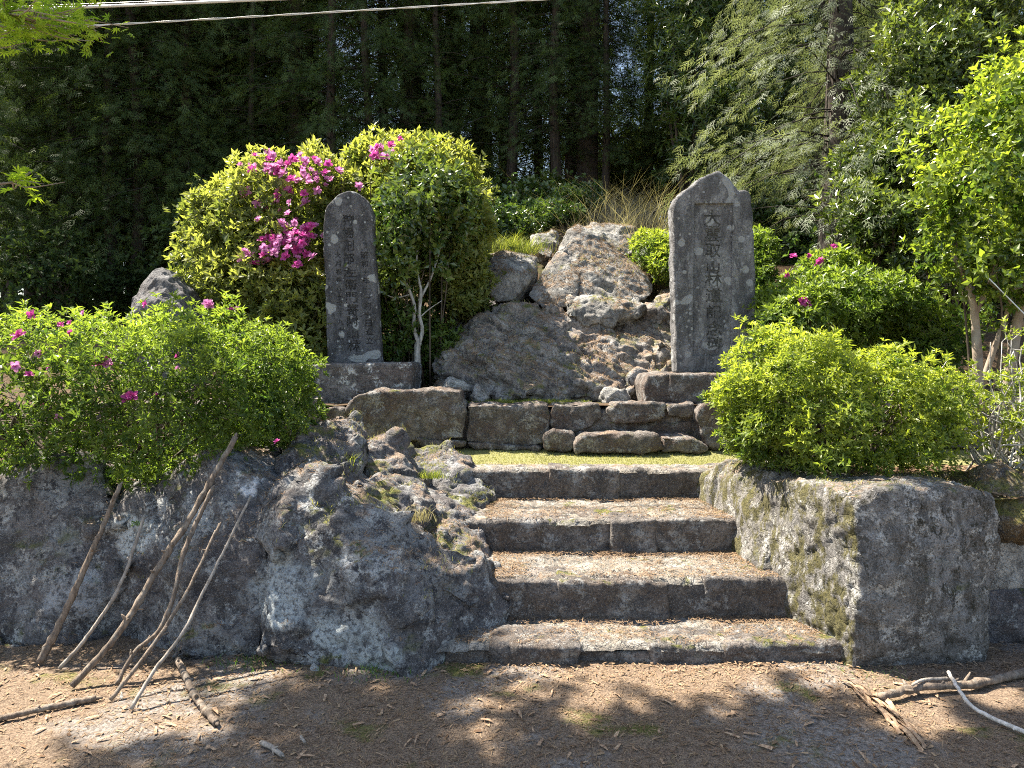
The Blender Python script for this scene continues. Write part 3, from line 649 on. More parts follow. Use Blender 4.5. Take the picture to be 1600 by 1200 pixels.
def glyphs(chars, Yf, depth, bold=.012, vox=0):
    """chars: (character, px centre, py centre, px width, px height) -> one joined mesh object, strokes as closed prisms"""
    bm = bmesh.new()
    dg = None; objs = []
    for ch, px, py, w, h in chars:
        c = bpy.data.curves.new('g', 'FONT'); c.body = ch; c.size = 1; c.extrude = .5; c.offset = bold; c.resolution_u = 2
        o = bpy.data.objects.new('g', c); COL.objects.link(o); objs.append(o)
    dg = bpy.context.evaluated_depsgraph_get(); dg.update()
    for o, (ch, px, py, w, h) in zip(objs, chars):
        me = bpy.data.meshes.new_from_object(o.evaluated_get(dg))
        n = len(me.vertices); V = np.empty(n * 3, np.float32); me.vertices.foreach_get('co', V); V = V.reshape(-1, 3)
        lo, hi = V.min(0), V.max(0); c0 = (lo + hi) / 2; sz = np.maximum(hi - lo, 1e-3)
        ctr = at(px, py, Yf); Wm, Hm = w * Yf / FPX, h * Yf / FPX
        if ch in '一': Hm = Hm * .14
        X = (V[:, 0] - c0[0]) / sz[0] * Wm + ctr[0]; Z = (V[:, 1] - c0[1]) / sz[1] * Hm + ctr[2]
        Yv = Yf - (V[:, 2]) * 2 * depth
        me.vertices.foreach_set('co', np.stack([X, Yv, Z], 1).astype(np.float32).ravel())
        bm.from_mesh(me); bpy.data.meshes.remove(me); cu = o.data; bpy.data.objects.remove(o); bpy.data.curves.remove(cu)
    bmesh.ops.remove_doubles(bm, verts=bm.verts, dist=1e-5)
    bmesh.ops.recalc_face_normals(bm, faces=bm.faces)
    me = bpy.data.meshes.new('inscription'); bm.to_mesh(me); bm.free()
    if vox:
        V, F = remesh_me(me, vox); me = bpy.data.meshes.new('g'); me.from_pydata(V.tolist(), [], F.tolist())
    return me
def stele(name, label, outline, Yf, thick, mat, groove_shade, chars, panel=None, lean=0, seed=0):
    o = [at(x, y, Yf) for x, y in outline]
    bm = bmesh.new()
    f = bm.faces.new([bm.verts.new(tuple(p)) for p in o])
    r = bmesh.ops.extrude_face_region(bm, geom=[f]); bmesh.ops.translate(bm, vec=(0, thick, 0), verts=[g for g in r['geom'] if isinstance(g, bmesh.types.BMVert)])
    bmesh.ops.recalc_face_normals(bm, faces=bm.faces)
    me = bpy.data.meshes.new('tmp'); bm.to_mesh(me); bm.free()
    V, F = remesh_me(me, .014); V = laplace(V, F, 2); N = vnorm(V, F)
    fr = np.clip(np.abs(N[:, 1]), 0, 1)
    V = V + N * ((.004 + .012 * (1 - fr)) * fbm(V * 9 + seed, 3) + .0012 * fbm(V * 50, 2))[:, None]
    ob = mk(name, V, F, mat, label=label, category='stele')
    cut = bpy.data.objects.new('cut', glyphs(chars, Yf, .03 if panel else .009, vox=.0042 if panel else .0034)); COL.objects.link(cut)
    objs = [cut]
    if panel:
        x0, y0, x1, y1 = panel; a = at(x0, y0, Yf); b = at(x1, y1, Yf)
        pv = box(a[0], b[0], Yf - .05, Yf + .02, b[2], a[2])
        bm = bmesh.new(); [bm.verts.new(tuple(p)) for p in pv]; bmesh.ops.convex_hull(bm, input=bm.verts)
        pm = bpy.data.meshes.new('p'); bm.to_mesh(pm); bm.free(); po = bpy.data.objects.new('p', pm); COL.objects.link(po); objs.insert(0, po)
    for c in objs:
        c.location = (0, 0, 0)
        m = ob.modifiers.new('b', 'BOOLEAN'); m.operation = 'DIFFERENCE'; m.object = c; m.solver = 'EXACT'; m.use_self = False
    dg = bpy.context.evaluated_depsgraph_get(); dg.update(); old = ob.data
    nm = bpy.data.meshes.new_from_object(ob.evaluated_get(dg))
    if len(nm.polygons) > len(F) * .6:
        ob.modifiers.clear(); ob.data = nm; bpy.data.meshes.remove(old)
        nm.materials.clear(); nm.materials.append(mat)
    else:
        ob.modifiers.clear(); print('BOOLEAN FAILED', name, len(nm.polygons))
    for c in objs: bpy.data.objects.remove(c)
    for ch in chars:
        gm = glyphs([ch], Yf + (.02 if panel else 0) + .005, .003)  # dark inlay on the groove floor, carrying the painted shade
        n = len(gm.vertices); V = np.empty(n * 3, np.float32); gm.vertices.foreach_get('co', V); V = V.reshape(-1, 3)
        o = V.mean(0); gm.vertices.foreach_set('co', (V - o).astype(np.float32).ravel()); gm.materials.append(groove_shade); gm.update()
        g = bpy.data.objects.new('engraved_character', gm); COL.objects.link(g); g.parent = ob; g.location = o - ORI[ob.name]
    return ob
L = []
for ch, y, x, w, h in zip('狩場刑部左衛門寄附山林', (344, 364, 384, 404, 426, 445, 465, 484, 502, 522, 541), (544, 544, 545, 545, 547, 548, 549, 551, 551, 552, 553),
                       (18, 18, 16, 17, 20, 19, 17, 18, 18, 17, 20), (17, 17, 16, 17, 14, 16, 17, 18, 17, 14, 18)): L.append((ch, x, y, w, h))
for k, ch in enumerate('昭和十年十一月十日造立'): L.append((ch, 569 + k * .9, 399 + k * 13.3, 11, 10.5))
for k, ch in enumerate('大月福井八十三千九十八'): L.append((ch, 528 + k * .5, 399 + k * 13, 9, 9))
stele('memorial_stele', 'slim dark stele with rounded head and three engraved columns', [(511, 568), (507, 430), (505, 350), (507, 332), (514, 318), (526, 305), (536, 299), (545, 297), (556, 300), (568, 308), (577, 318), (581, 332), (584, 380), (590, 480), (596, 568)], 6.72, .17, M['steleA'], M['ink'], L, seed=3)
L = []
for ch, y, h, w in zip('大雲取山林道記念碑', (340, 365, 391, 416, 436, 461, 487, 513, 536), (24, 25, 22, 17, 22, 22, 21, 23, 20), (27, 24, 24, 20, 27, 26, 25, 25, 25)): L.append((ch, 1114 + (y - 340) * .02, y, w, h))
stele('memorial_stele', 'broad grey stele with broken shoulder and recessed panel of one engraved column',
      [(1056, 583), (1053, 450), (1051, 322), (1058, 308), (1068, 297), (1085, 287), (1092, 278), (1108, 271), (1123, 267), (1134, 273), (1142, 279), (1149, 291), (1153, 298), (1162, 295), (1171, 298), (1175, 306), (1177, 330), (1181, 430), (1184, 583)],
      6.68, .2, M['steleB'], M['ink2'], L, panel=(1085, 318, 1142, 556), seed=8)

# ---------------------------------------------------------------- foliage generators
def frames(d, up, roll=None):
    d = d / (np.linalg.norm(d, axis=1)[:, None] + 1e-9)
    s = np.cross(d, up); s /= np.linalg.norm(s, axis=1)[:, None] + 1e-9; n = np.cross(s, d)
    if roll is not None:
        c, q = np.cos(roll)[:, None], np.sin(roll)[:, None]; s, n = s * c + n * q, n * c - s * q
    return s, d, n
def place(T, TF, P, s, d, n, sc):
    V = P[:, None] + sc[:, None, None] * (T[None, :, 0:1] * s[:, None] + T[None, :, 1:2] * d[:, None] + T[None, :, 2:3] * n[:, None])
    F = (TF[None] + (np.arange(len(P)) * len(T))[:, None, None]).reshape(-1, 3)
    return V.reshape(-1, 3), F
def leaf_t(w=.36, fold=.10, droop=.12):
    T = np.array([(0, 0, 0), (w * .46, .5, fold), (0, 1, -droop), (-w * .46, .5, fold), (0, .52, -.02)], float)
    F = np.array([(0, 1, 4), (1, 2, 4), (2, 3, 4), (3, 0, 4)])
    return T, F
LEAF = leaf_t(); LEAFW = leaf_t(.55, .06, .1); LEAFN = leaf_t(.24, .05, .2)
QLEAF = (np.array([(0, 0, 0), (.2, .45, .05), (0, 1, -.06), (-.2, .45, .05)], float), np.array([(0, 1, 2), (0, 2, 3)]))
def whorls(P, A, rs, k=6, size=.045, T=LEAF, spread=(.5, 1.25), age=None, tint=None):
    """leaf rosettes at P with axis A"""
    n = len(P); A = A / np.linalg.norm(A, axis=1)[:, None]
    up = np.where(np.abs(A[:, 2:3]) > .9, np.array([[1., 0, 0]]), np.array([[0, 0, 1.]]))
    u = np.cross(A, up); u /= np.linalg.norm(u, axis=1)[:, None]; v = np.cross(A, u)
    phi = (np.arange(k)[None] / k * 2 * math.pi * 1.0) + rs.uniform(0, 6.28, (n, 1)) + rs.uniform(-.35, .35, (n, k))
    th = rs.uniform(spread[0], spread[1], (n, k))
    r = np.cos(phi)[..., None] * u[:, None] + np.sin(phi)[..., None] * v[:, None]
    D = (np.sin(th)[..., None] * r + np.cos(th)[..., None] * A[:, None]).reshape(-1, 3)
    Up = np.repeat(A, k, 0) + rs.normal(0, .2, (n * k, 3))
    s, d, nn = frames(D, Up, rs.normal(0, .3, n * k))
    PP = np.repeat(P, k, 0) + rs.normal(0, size * .12, (n * k, 3))
    sc = size * rs.uniform(.65, 1.25, n * k) * np.repeat(rs.uniform(.75, 1.25, n), k)
    V, F = place(T[0], T[1], PP, s, d, nn, sc)
    m = len(T[0])
    ti = np.repeat(np.clip(np.repeat(tint if tint is not None else rs.uniform(0, .7, n), k) + rs.uniform(0, .3, n * k), 0, 1), m)
    ag = np.repeat(np.clip(np.repeat(age if age is not None else rs.uniform(0, 1, n), k) + rs.normal(0, .12, n * k), 0, 1), m)
    return V, F, ti, ag
def lump(px, py, D, rx, ry, dep, e=2.0):
    return (at(px, py, D), np.array((rx * D / FPX, dep, ry * D / FPX)), e)
def shell(lumps, n, rs, depth=.12, noise=.12, nf=3.0, bottom=None):
    """points on and just under the lumpy surface of a union of (super)ellipsoids, with outward normals"""
    ar = np.array([l[1][0] * l[1][2] + l[1][0] * l[1][1] + l[1][1] * l[1][2] for l in lumps]); cnt = (n * ar / ar.sum()).astype(int)
    PP, NN, DD = [], [], []
    for (c, r, e), m in zip(lumps, cnt):
        d = rand_dir(rs, m)
        k = (np.abs(d) ** e).sum(1) ** (-1 / e); q = d * k[:, None]
        nr = np.sign(q) * np.abs(q) ** (e - 1) / r; nr /= np.linalg.norm(nr, axis=1)[:, None]
        P0 = c + q * r
        bump = noise * fbm(P0 * nf, 3) * min(r)
        dp = rs.exponential(depth, m) - depth * .35; sg = rs.rand(m) < .04; dp[sg] = -rs.uniform(.1, .65, sg.sum()) * depth
        P = P0 + nr * (bump * 1.6 - dp)[:, None]
        PP.append(P); NN.append(nr); DD.append(dp)
    P = np.concatenate(PP); N = np.concatenate(NN); D = np.concatenate(DD)
    keep = np.ones(len(P), bool); own = np.repeat(np.arange(len(lumps)), cnt)
    for j, (c, r, e) in enumerate(lumps):
        q = (np.abs((P - c) / r) ** e).sum(1) ** (1 / e); keep &= ~((q < .72) & (own != j))
    if bottom is not None: keep &= P[:, 2] > bottom
    return P[keep], N[keep], D[keep]
def bush(name, label, cat, lumps, n, mat, rs, k=6, size=.045, T=LEAF, depth=.10, noise=.5, stems=14, base=None, up=.6, top_sun_age=.6, bottom=None, stem_r=.012, stem_mat='twig', hole=.0, nf=3.0, group=None):
    P, N, D = shell(lumps, n, rs, depth, noise, nf, bottom)
    if hole:
        kp = fbm(P * 4.5, 2) > -hole; P, N, D = P[kp], N[kp], D[kp]
    A = N + np.array((0, 0, up)) + rs.normal(0, .35, P.shape)
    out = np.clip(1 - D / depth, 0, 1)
    age = np.clip(.15 + top_sun_age * (.35 + .65 * np.clip(N[:, 2], -.3, 1)) * out + .35 * fbm(P * 2.3, 2) + rs.normal(0, .14, len(P)), 0, 1)  # upper outer leaves yellower: new growth, and sunlit tops put into the colour
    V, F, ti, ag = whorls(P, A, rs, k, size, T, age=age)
    z0 = base if base is not None else min(l[0][2] - l[1][2] for l in lumps)
    c = np.mean([l[0] for l in lumps], 0)
    e = empty(name, (c[0], c[1], z0), label=label, category=cat)
    if group: e['group'] = group
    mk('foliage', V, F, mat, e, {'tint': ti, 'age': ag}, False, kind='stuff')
    if stems:
        mb = MB()
        for i in range(stems):
            l = lumps[rs.randint(len(lumps))]; d = rand_dir(rs, 1)[0]; d[2] = abs(d[2]) * .6 + .1
            tip = l[0] + d * l[1] * .85
            b = np.array((c[0] + (l[0][0] - c[0]) * .6 + rs.normal(0, .08), c[1] + rs.normal(0, .06), z0 - .04))
            mid = (b + tip) / 2 + rs.normal(0, .06, 3)
            addtube(mb, spline([b, mid, tip], 8), np.linspace(stem_r, stem_r * .3, 8), 5)
            for q in range(4):
                t2 = mid + (tip - mid) * rs.uniform(0, .8); e2 = t2 + rand_dir(rs, 1)[0] * rs.uniform(.15, .4) * l[1]
                addtube(mb, spline([t2, (t2 + e2) / 2 + rs.normal(0, .02, 3), e2], 5), np.linspace(stem_r * .4, stem_r * .2, 5), 4)
        mb.build('stem', M[stem_mat], e, kind='stuff')
    return e
def flower_mesh(rs, size=.045, mat=None):
    T = np.array([(0, 0, 0), (.3, .45, .12), (.26, .85, .0), (0, 1, -.1), (-.26, .85, 0), (-.3, .45, .12), (0, .55, .02)], float)
    F = np.array([(0, 1, 6), (1, 2, 6), (2, 3, 6), (3, 4, 6), (4, 5, 6), (5, 0, 6)])
    k = 10; ph = np.arange(k) * 2 * math.pi / 5 + np.where(np.arange(k) < 5, 0, .6) + rs.uniform(-.15, .15, k); th = np.where(np.arange(k) < 5, 1.15, .6) + rs.uniform(-.2, .2, k)
    D = np.stack([np.cos(ph) * np.sin(th), np.sin(ph) * np.sin(th), np.cos(th)], 1)
    s, d, n = frames(D, np.tile((0, 0, 1.), (k, 1)))
    V, F = place(T, F, np.zeros((k, 3)), s, d, n, size * rs.uniform(.8, 1.1, k))
    me = bpy.data.meshes.new('blossom'); me.from_pydata(V.tolist(), [], F.tolist()); me.materials.append(mat); return me
FLW = [flower_mesh(np.random.RandomState(i), .05, M['pink'] if i < 3 else M['pink2']) for i in range(5)]
def flowers(parent, spots, rs, kinds=(0, 1, 2)):
    for px, py, Y, s in spots:
        o = bpy.data.objects.new('blossom', FLW[kinds[rs.randint(len(kinds))]]); COL.objects.link(o); o.parent = parent
        o.location = at(px, py, Y) - ORI[parent.name]
        o.rotation_euler = (R(rs.uniform(20, 100)), R(rs.uniform(-30, 30)), rs.uniform(-.8, .8)); o.scale = (s, s, s)

# ---------------------------------------------------------------- hedges and shrubs
rs = np.random.RandomState(21)
h1 = bush('azalea_hedge', 'long clipped azalea hedge dotted with magenta blossoms on the boulder wall', 'hedge',
     [(np.array((-3.05, 4.70, 1.33)), np.array((1.66, .66, .46)), 3.8), (np.array((-2.10, 4.62, 1.30)), np.array((.56, .58, .50)), 2.6), (np.array((-2.3, 4.50, 1.22)), np.array((.7, .55, .46)), 2.6),
      (np.array((-3.4, 4.55, 1.2)), np.array((1.4, .6, .42)), 3)], 17000, M['azalea'], rs, size=.042, depth=.07, noise=.30, nf=4.5, stems=40, base=.82, top_sun_age=.75, bottom=.80, hole=.95)
sp = [(158, 568, 4.02, 1.15), (165, 571, 4.0, 1.0), (202, 622, 4.0, .9), (208, 620, 4.0, .8), (53, 492, 4.25, .8), (131, 490, 4.3, .5), (31, 525, 4.1, .9), (24, 573, 4.02, .75), (61, 552, 4.1, .6), (79, 572, 4.05, .6),
      (46, 586, 4.0, .55), (109, 521, 4.2, .5), (96, 508, 4.2, .5), (110, 505, 4.2, .45), (193, 544, 4.1, .5), (279, 557, 4.05, .55), (277, 578, 4.03, .5), (71, 635, 3.98, .55), (91, 653, 3.97, .6), (324, 476, 4.6, .9), (330, 478, 4.6, .8),
      (360, 484, 4.6, .5), (370, 483, 4.6, .5), (228, 476, 4.5, .6), (433, 690, 4.02, .4), (243, 617, 4.0, .35)]
flowers(h1, sp, rs, (0, 1, 3))
h2 = bush('azalea_hedge', 'rounded yellow-green azalea hedge without blossoms on the corner boulder', 'hedge',
     [(np.array((2.04, 4.46, 1.22)), np.array((.60, .48, .35)), 3.2), (np.array((1.76, 4.52, 1.34)), np.array((.34, .40, .40)), 2.4), (np.array((1.76, 4.42, 1.12)), np.array((.32, .36, .28)), 2.6), (np.array((2.33, 4.5, 1.2)), np.array((.27, .38, .30)), 2.4)],
     9500, M['azalea2'], rs, size=.042, depth=.075, noise=.4, nf=4.5, stems=30, base=.84, top_sun_age=1.0, bottom=.90, hole=.5)
# straggly shrub
def twiggy(name, label, cat, c, rad, n, mat, tmat, rs, size=.035, nb=60, base=.82):
    e = empty(name, (c[0], c[1], base), label=label, category=cat); mb = MB(); P = []; A = []
    for i in range(nb):
        d = rand_dir(rs, 1)[0]; d[2] = abs(d[2]) * .9 + .15; tip = c + d * rad * rs.uniform(.7, 1.1)
        b = np.array((c[0] + rs.normal(0, .12), c[1] + rs.normal(0, .1), base - .02))
        pts = spline([b, b + (tip - b) * .4 + rs.normal(0, .06, 3), b + (tip - b) * .75 + rs.normal(0, .06, 3), tip], 12)
        addtube(mb, pts, np.linspace(.009, .002, 12), 5)
        for q in range(6):
            j = rs.randint(4, 12); t = pts[j]; e2 = t + rand_dir(rs, 1)[0] * rs.uniform(.06, .2)
            addtube(mb, spline([t, (t + e2) / 2 + rs.normal(0, .015, 3), e2], 4), np.linspace(.003, .0015, 4), 4)
            for w in range(max(1, n // (nb * 6))): P.append(t + (e2 - t) * rs.uniform(.3, 1)); A.append((e2 - t) + (0, 0, .05))
    mb.build('twig', tmat, e, kind='stuff')
    P = np.array(P); A = np.array(A)
    V, F, ti, ag = whorls(P, A, rs, 5, size, LEAF, age=rs.uniform(.3, 1, len(P)))
    mk('foliage', V, F, mat, e, {'tint': ti, 'age': ag}, False, kind='stuff'); return e
twiggy('straggly_shrub', 'thin shrub of bleached grey twigs with sparse leaves past the round hedge', 'shrub', np.array((3.15, 4.45, 1.1)), np.array((.62, .42, .62)), 1300, M['azalea2'], M['greytwig'], rs, .04, 46)

# shrubs behind
rs = np.random.RandomState(31)
b1 = bush('azalea_bush', 'tall sunlit azalea bush full of pink blossoms behind the slimmer stele', 'shrub',
     [lump(368, 355, 7.6, 62, 68, .5), lump(328, 335, 7.6, 34, 36, .35), lump(440, 330, 7.7, 95, 78, .6), lump(420, 440, 7.3, 85, 90, .5), lump(345, 430, 7.5, 48, 76, .45), lump(470, 500, 7.1, 60, 90, .4), lump(490, 315, 7.9, 55, 52, .5)],
     8500, M['azalea3'], rs, T=QLEAF, size=.075, depth=.13, noise=.4, stems=24, base=1.2, top_sun_age=.8, nf=2.4, bottom=1.15)
sp = []
for (cx, cy, sx, sy, m, Y) in ((455, 375, 28, 16, 44, 6.78), (440, 260, 45, 12, 34, 7.12), (440, 300, 45, 16, 22, 7.0), (490, 280, 20, 10, 12, 7.1), (420, 390, 25, 15, 10, 6.8), (475, 360, 16, 8, 12, 6.8), (395, 400, 12, 12, 6, 6.85), (598, 235, 14, 10, 14, 7.3), (375, 300, 12, 12, 3, 7.2)):
    for i in range(m): sp.append((cx + rs.normal(0, sx * .85), cy + rs.normal(0, sy * .95), Y + rs.uniform(-.1, .28), rs.uniform(.8, 1.35)))
flowers(b1, sp, rs, (0, 1, 3, 4, 3))
bush('leafy_shrub', 'broad lime-green shrub rising behind the slimmer stele and camellia', 'shrub',
     [lump(615, 295, 8.1, 82, 62, .6), lump(690, 290, 8.0, 62, 62, .55), lump(705, 380, 7.9, 58, 80, .5), lump(720, 440, 7.9, 45, 55, .4), lump(590, 250, 8.1, 30, 30, .3), lump(560, 330, 8.2, 60, 70, .4)],
     8500, M['olive'], rs, size=.075, depth=.13, noise=.45, stems=24, base=1.3, top_sun_age=.9, nf=2.4, T=QLEAF, k=7)
mb = MB(); SHP = []
for px, py, h in ((452, 262, 34), (536, 262, 40), (543, 270, 24), (618, 226, 16), (640, 236, 20), (716, 250, 24), (580, 252, 14)):
    p0 = at(px, py + 65, 7.5); p1 = at(px + rs.uniform(-6, 6), py - h * .4, 7.4); pts = spline([p0, (p0 + p1) / 2 + rs.normal(0, .02, 3), p1], 8); addtube(mb, pts, np.linspace(.005, .002, 8), 5)
    SHP += [p for p in pts[3:]]
mb.build('shoot', M['twig'], b1, kind='stuff')
SHP = np.array(SHP); V, F, ti, ag = whorls(SHP, rs.normal(0, .4, SHP.shape) + (0, 0, .8), rs, 3, .05, QLEAF, age=rs.uniform(.5, 1, len(SHP)))
mk('shoot_leaf', V, F, M['azalea3'], b1, {'tint': ti, 'age': ag}, False, kind='stuff')
cm = bush('camellia_tree', 'small glossy dark-leaved camellia with a slender forked trunk beside the slimmer stele', 'tree',
     [lump(650, 330, 7.25, 58, 60, .42), lump(615, 390, 7.2, 36, 50, .35), lump(690, 310, 7.4, 38, 40, .35), lump(622, 430, 7.2, 30, 30, .3), lump(678, 385, 7.4, 34, 40, .3)],
     2300, M['camellia'], rs, size=.075, T=LEAFW, k=4, depth=.16, noise=.6, stems=14, base=1.3, top_sun_age=.7, up=.2, nf=2.6)
mb = MB()
for pts, r0, r1 in (([(652, 590, 7.1), (652, 545, 7.1), (655, 535, 7.1)], .035, .03), ([(655, 538, 7.1), (646, 510, 7.1), (648, 480, 7.1), (640, 455, 7.1), (625, 420, 7.15)], .022, .012),
                    ([(655, 538, 7.1), (660, 515, 7.1), (655, 490, 7.1), (658, 455, 7.1), (650, 410, 7.2), (660, 340, 7.25)], .022, .01), ([(655, 470, 7.1), (675, 430, 7.2), (690, 380, 7.3)], .014, .008),
                    ([(657, 495, 7.1), (672, 482, 7.1), (690, 470, 7.1)], .007, .003), ([(642, 460, 7.1), (620, 465, 7.1), (606, 462, 7.0)], .008, .004)):
    addtube(mb, spline(PX(pts), 14), np.linspace(r0, r1, 14), 8, rs, .1)
mb.build('trunk', M['greytwig'], cm)
bush('azalea_bush', 'low dark azalea growing between the slimmer stele and the slender trunk', 'shrub',
     [lump(625, 525, 7.3, 38, 45, .3), lump(600, 480, 7.4, 30, 40, .3), lump(690, 545, 7.5, 42, 35, .3), lump(665, 500, 7.9, 30, 35, .3)], 1900, M['azalea'], rs, T=QLEAF, size=.06, depth=.1, noise=.4, stems=8, base=1.15, top_sun_age=.35)
# behind-right
b3 = bush('azalea_bush', 'spreading azalea with a few magenta blossoms behind the round hedge', 'shrub',
     [lump(1300, 478, 6.7, 95, 50, .5), lump(1225, 500, 6.5, 50, 48, .4), lump(1370, 480, 6.9, 55, 55, .5), lump(1290, 420, 7.2, 35, 26, .25), lump(1420, 540, 6.9, 80, 55, .5), lump(1330, 430, 7.2, 34, 30, .25)],
     6500, M['azalea'], rs, T=QLEAF, size=.062, depth=.11, noise=.5, stems=20, base=1.15, top_sun_age=.8, nf=2.6)
flowers(b3, [(1238, 402, 7.0, 1), (1262, 400, 7.0, .8), (1278, 411, 7.0, 1.1), (1229, 431, 6.8, .7), (1302, 386, 7.1, .9), (1253, 472, 6.2, 1.2), (1259, 476, 6.2, 1.1), (1240, 437, 6.8, .5), (1282, 408, 7.0, .9)], rs)
bush('azalea_bush', 'small yellow-green bush at the foot of the bank beside the taller stele', 'shrub',
     [lump(1030, 395, 8.9, 32, 30, .3), lump(1050, 415, 8.6, 28, 28, .3), lump(1010, 380, 9.2, 22, 18, .2)], 1500, M['azalea2'], rs, size=.06, depth=.08, noise=.4, stems=6, base=2.2, top_sun_age=.7)
bush('azalea_bush', 'narrow shaded bush just past the edge of the taller stele', 'shrub',
     [lump(1188, 400, 8.2, 22, 40, .25), lump(1190, 450, 8.0, 28, 40, .25)], 900, M['azalea'], rs, size=.06, depth=.1, noise=.4, stems=5, base=1.6, top_sun_age=.4)
bush('evergreen_shrub', 'tall glossy evergreen with pointed shoots between cypress and yellow-green tree', 'tree',
     [lump(1395, 265, 7.6, 70, 85, .6), lump(1455, 130, 7.9, 85, 110, .7), lump(1365, 340, 7.3, 55, 50, .45), lump(1420, 385, 7.2, 60, 50, .45), lump(1540, 40, 8.2, 90, 90, .8), lump(1500, 230, 7.9, 80, 100, .7)],
     9000, M['evergreen'], rs, size=.080, T=QLEAF, k=5, depth=.22, noise=.7, stems=24, base=2.0, top_sun_age=.65, up=.9, nf=1.8, stem_r=.03)
c2 = bush('camellia_tree', 'bright yellow-green camellia tree with smooth forked trunks', 'tree',
     [lump(1570, 280, 5.7, 95, 150, .6), lump(1530, 400, 5.6, 72, 62, .45), lump(1640, 380, 5.8, 90, 100, .5), lump(1590, 150, 5.8, 55, 60, .4), lump(1500, 310, 5.7, 50, 60, .35), lump(1660, 200, 5.9, 90, 130, .6)],
     7500, M['camellia2'], rs, size=.062, T=LEAFW, k=4, depth=.16, noise=.7, hole=.3, stems=6, base=1.1, top_sun_age=1.0, up=.5, nf=2.6)
mb = MB()
for pts, r0, r1 in (([(1530, 640, 5.75), (1528, 580, 5.7), (1525, 520, 5.7), (1521, 480, 5.7), (1510, 440, 5.7), (1490, 400, 5.6)], .042, .018), ([(1523, 490, 5.7), (1540, 455, 5.7), (1560, 400, 5.6)], .024, .012),
                    ([(1570, 650, 5.85), (1580, 570, 5.8), (1590, 500, 5.8), (1600, 440, 5.8), (1620, 360, 5.8)], .05, .024), ([(1535, 600, 5.85), (1555, 540, 5.8), (1570, 500, 5.8), (1580, 460, 5.7)], .026, .014),
                    ([(1592, 510, 5.8), (1625, 480, 5.8), (1680, 440, 5.8)], .028, .012), ([(1600, 445, 5.7), (1570, 455, 5.6), (1545, 440, 5.5)], .018, .01)):
    addtube(mb, spline(PX(pts), 16), np.linspace(r0, r1, 16), 10, rs, .08)
mb.build('trunk', M['bark2'], c2)
for i, (px, py, s) in enumerate([(1443, 356, .8), (1450, 396, .7), (1447, 362, .5), (1580, 430, .6)]):
    pass

# ---------------------------------------------------------------- forest
SPR = []
def spray(rs, n=7):
    V = []; F = []
    def tri(a, b, w):
        a = np.array(a); b = np.array(b); d = b - a; p = np.array((-d[1], d[0], 0)); p = p / (np.linalg.norm(p) + 1e-9) * w
        i = len(V); V.extend([a - p, a + p, b]); F.append((i, i + 1, i + 2))
    tri((0, 0, 0), (0, 1, -.12), .014)
    for k in range(n):
        y = .12 + .8 * k / n
        for sd in (-1, 1):
            L = (.42 * (1 - y) + .12) * rs.uniform(.8, 1.2); a = rs.uniform(.6, .9)
            z = -.12 * y * y; e = (sd * L * math.sin(a), y + L * math.cos(a), z - .15 * L)
            tri((0, y, z), e, .020)
            for q in (.35, .7):
                st = np.array((0, y, z)) + (np.array(e) - (0, y, z)) * q; l2 = L * .42
                tri(st, st + np.array((sd * l2 * .3, l2, -.03)), .017)
    return np.array(V), np.array(F)
SPRAY = spray(np.random.RandomState(3)); SPRAYS = spray(np.random.RandomState(5), 3)
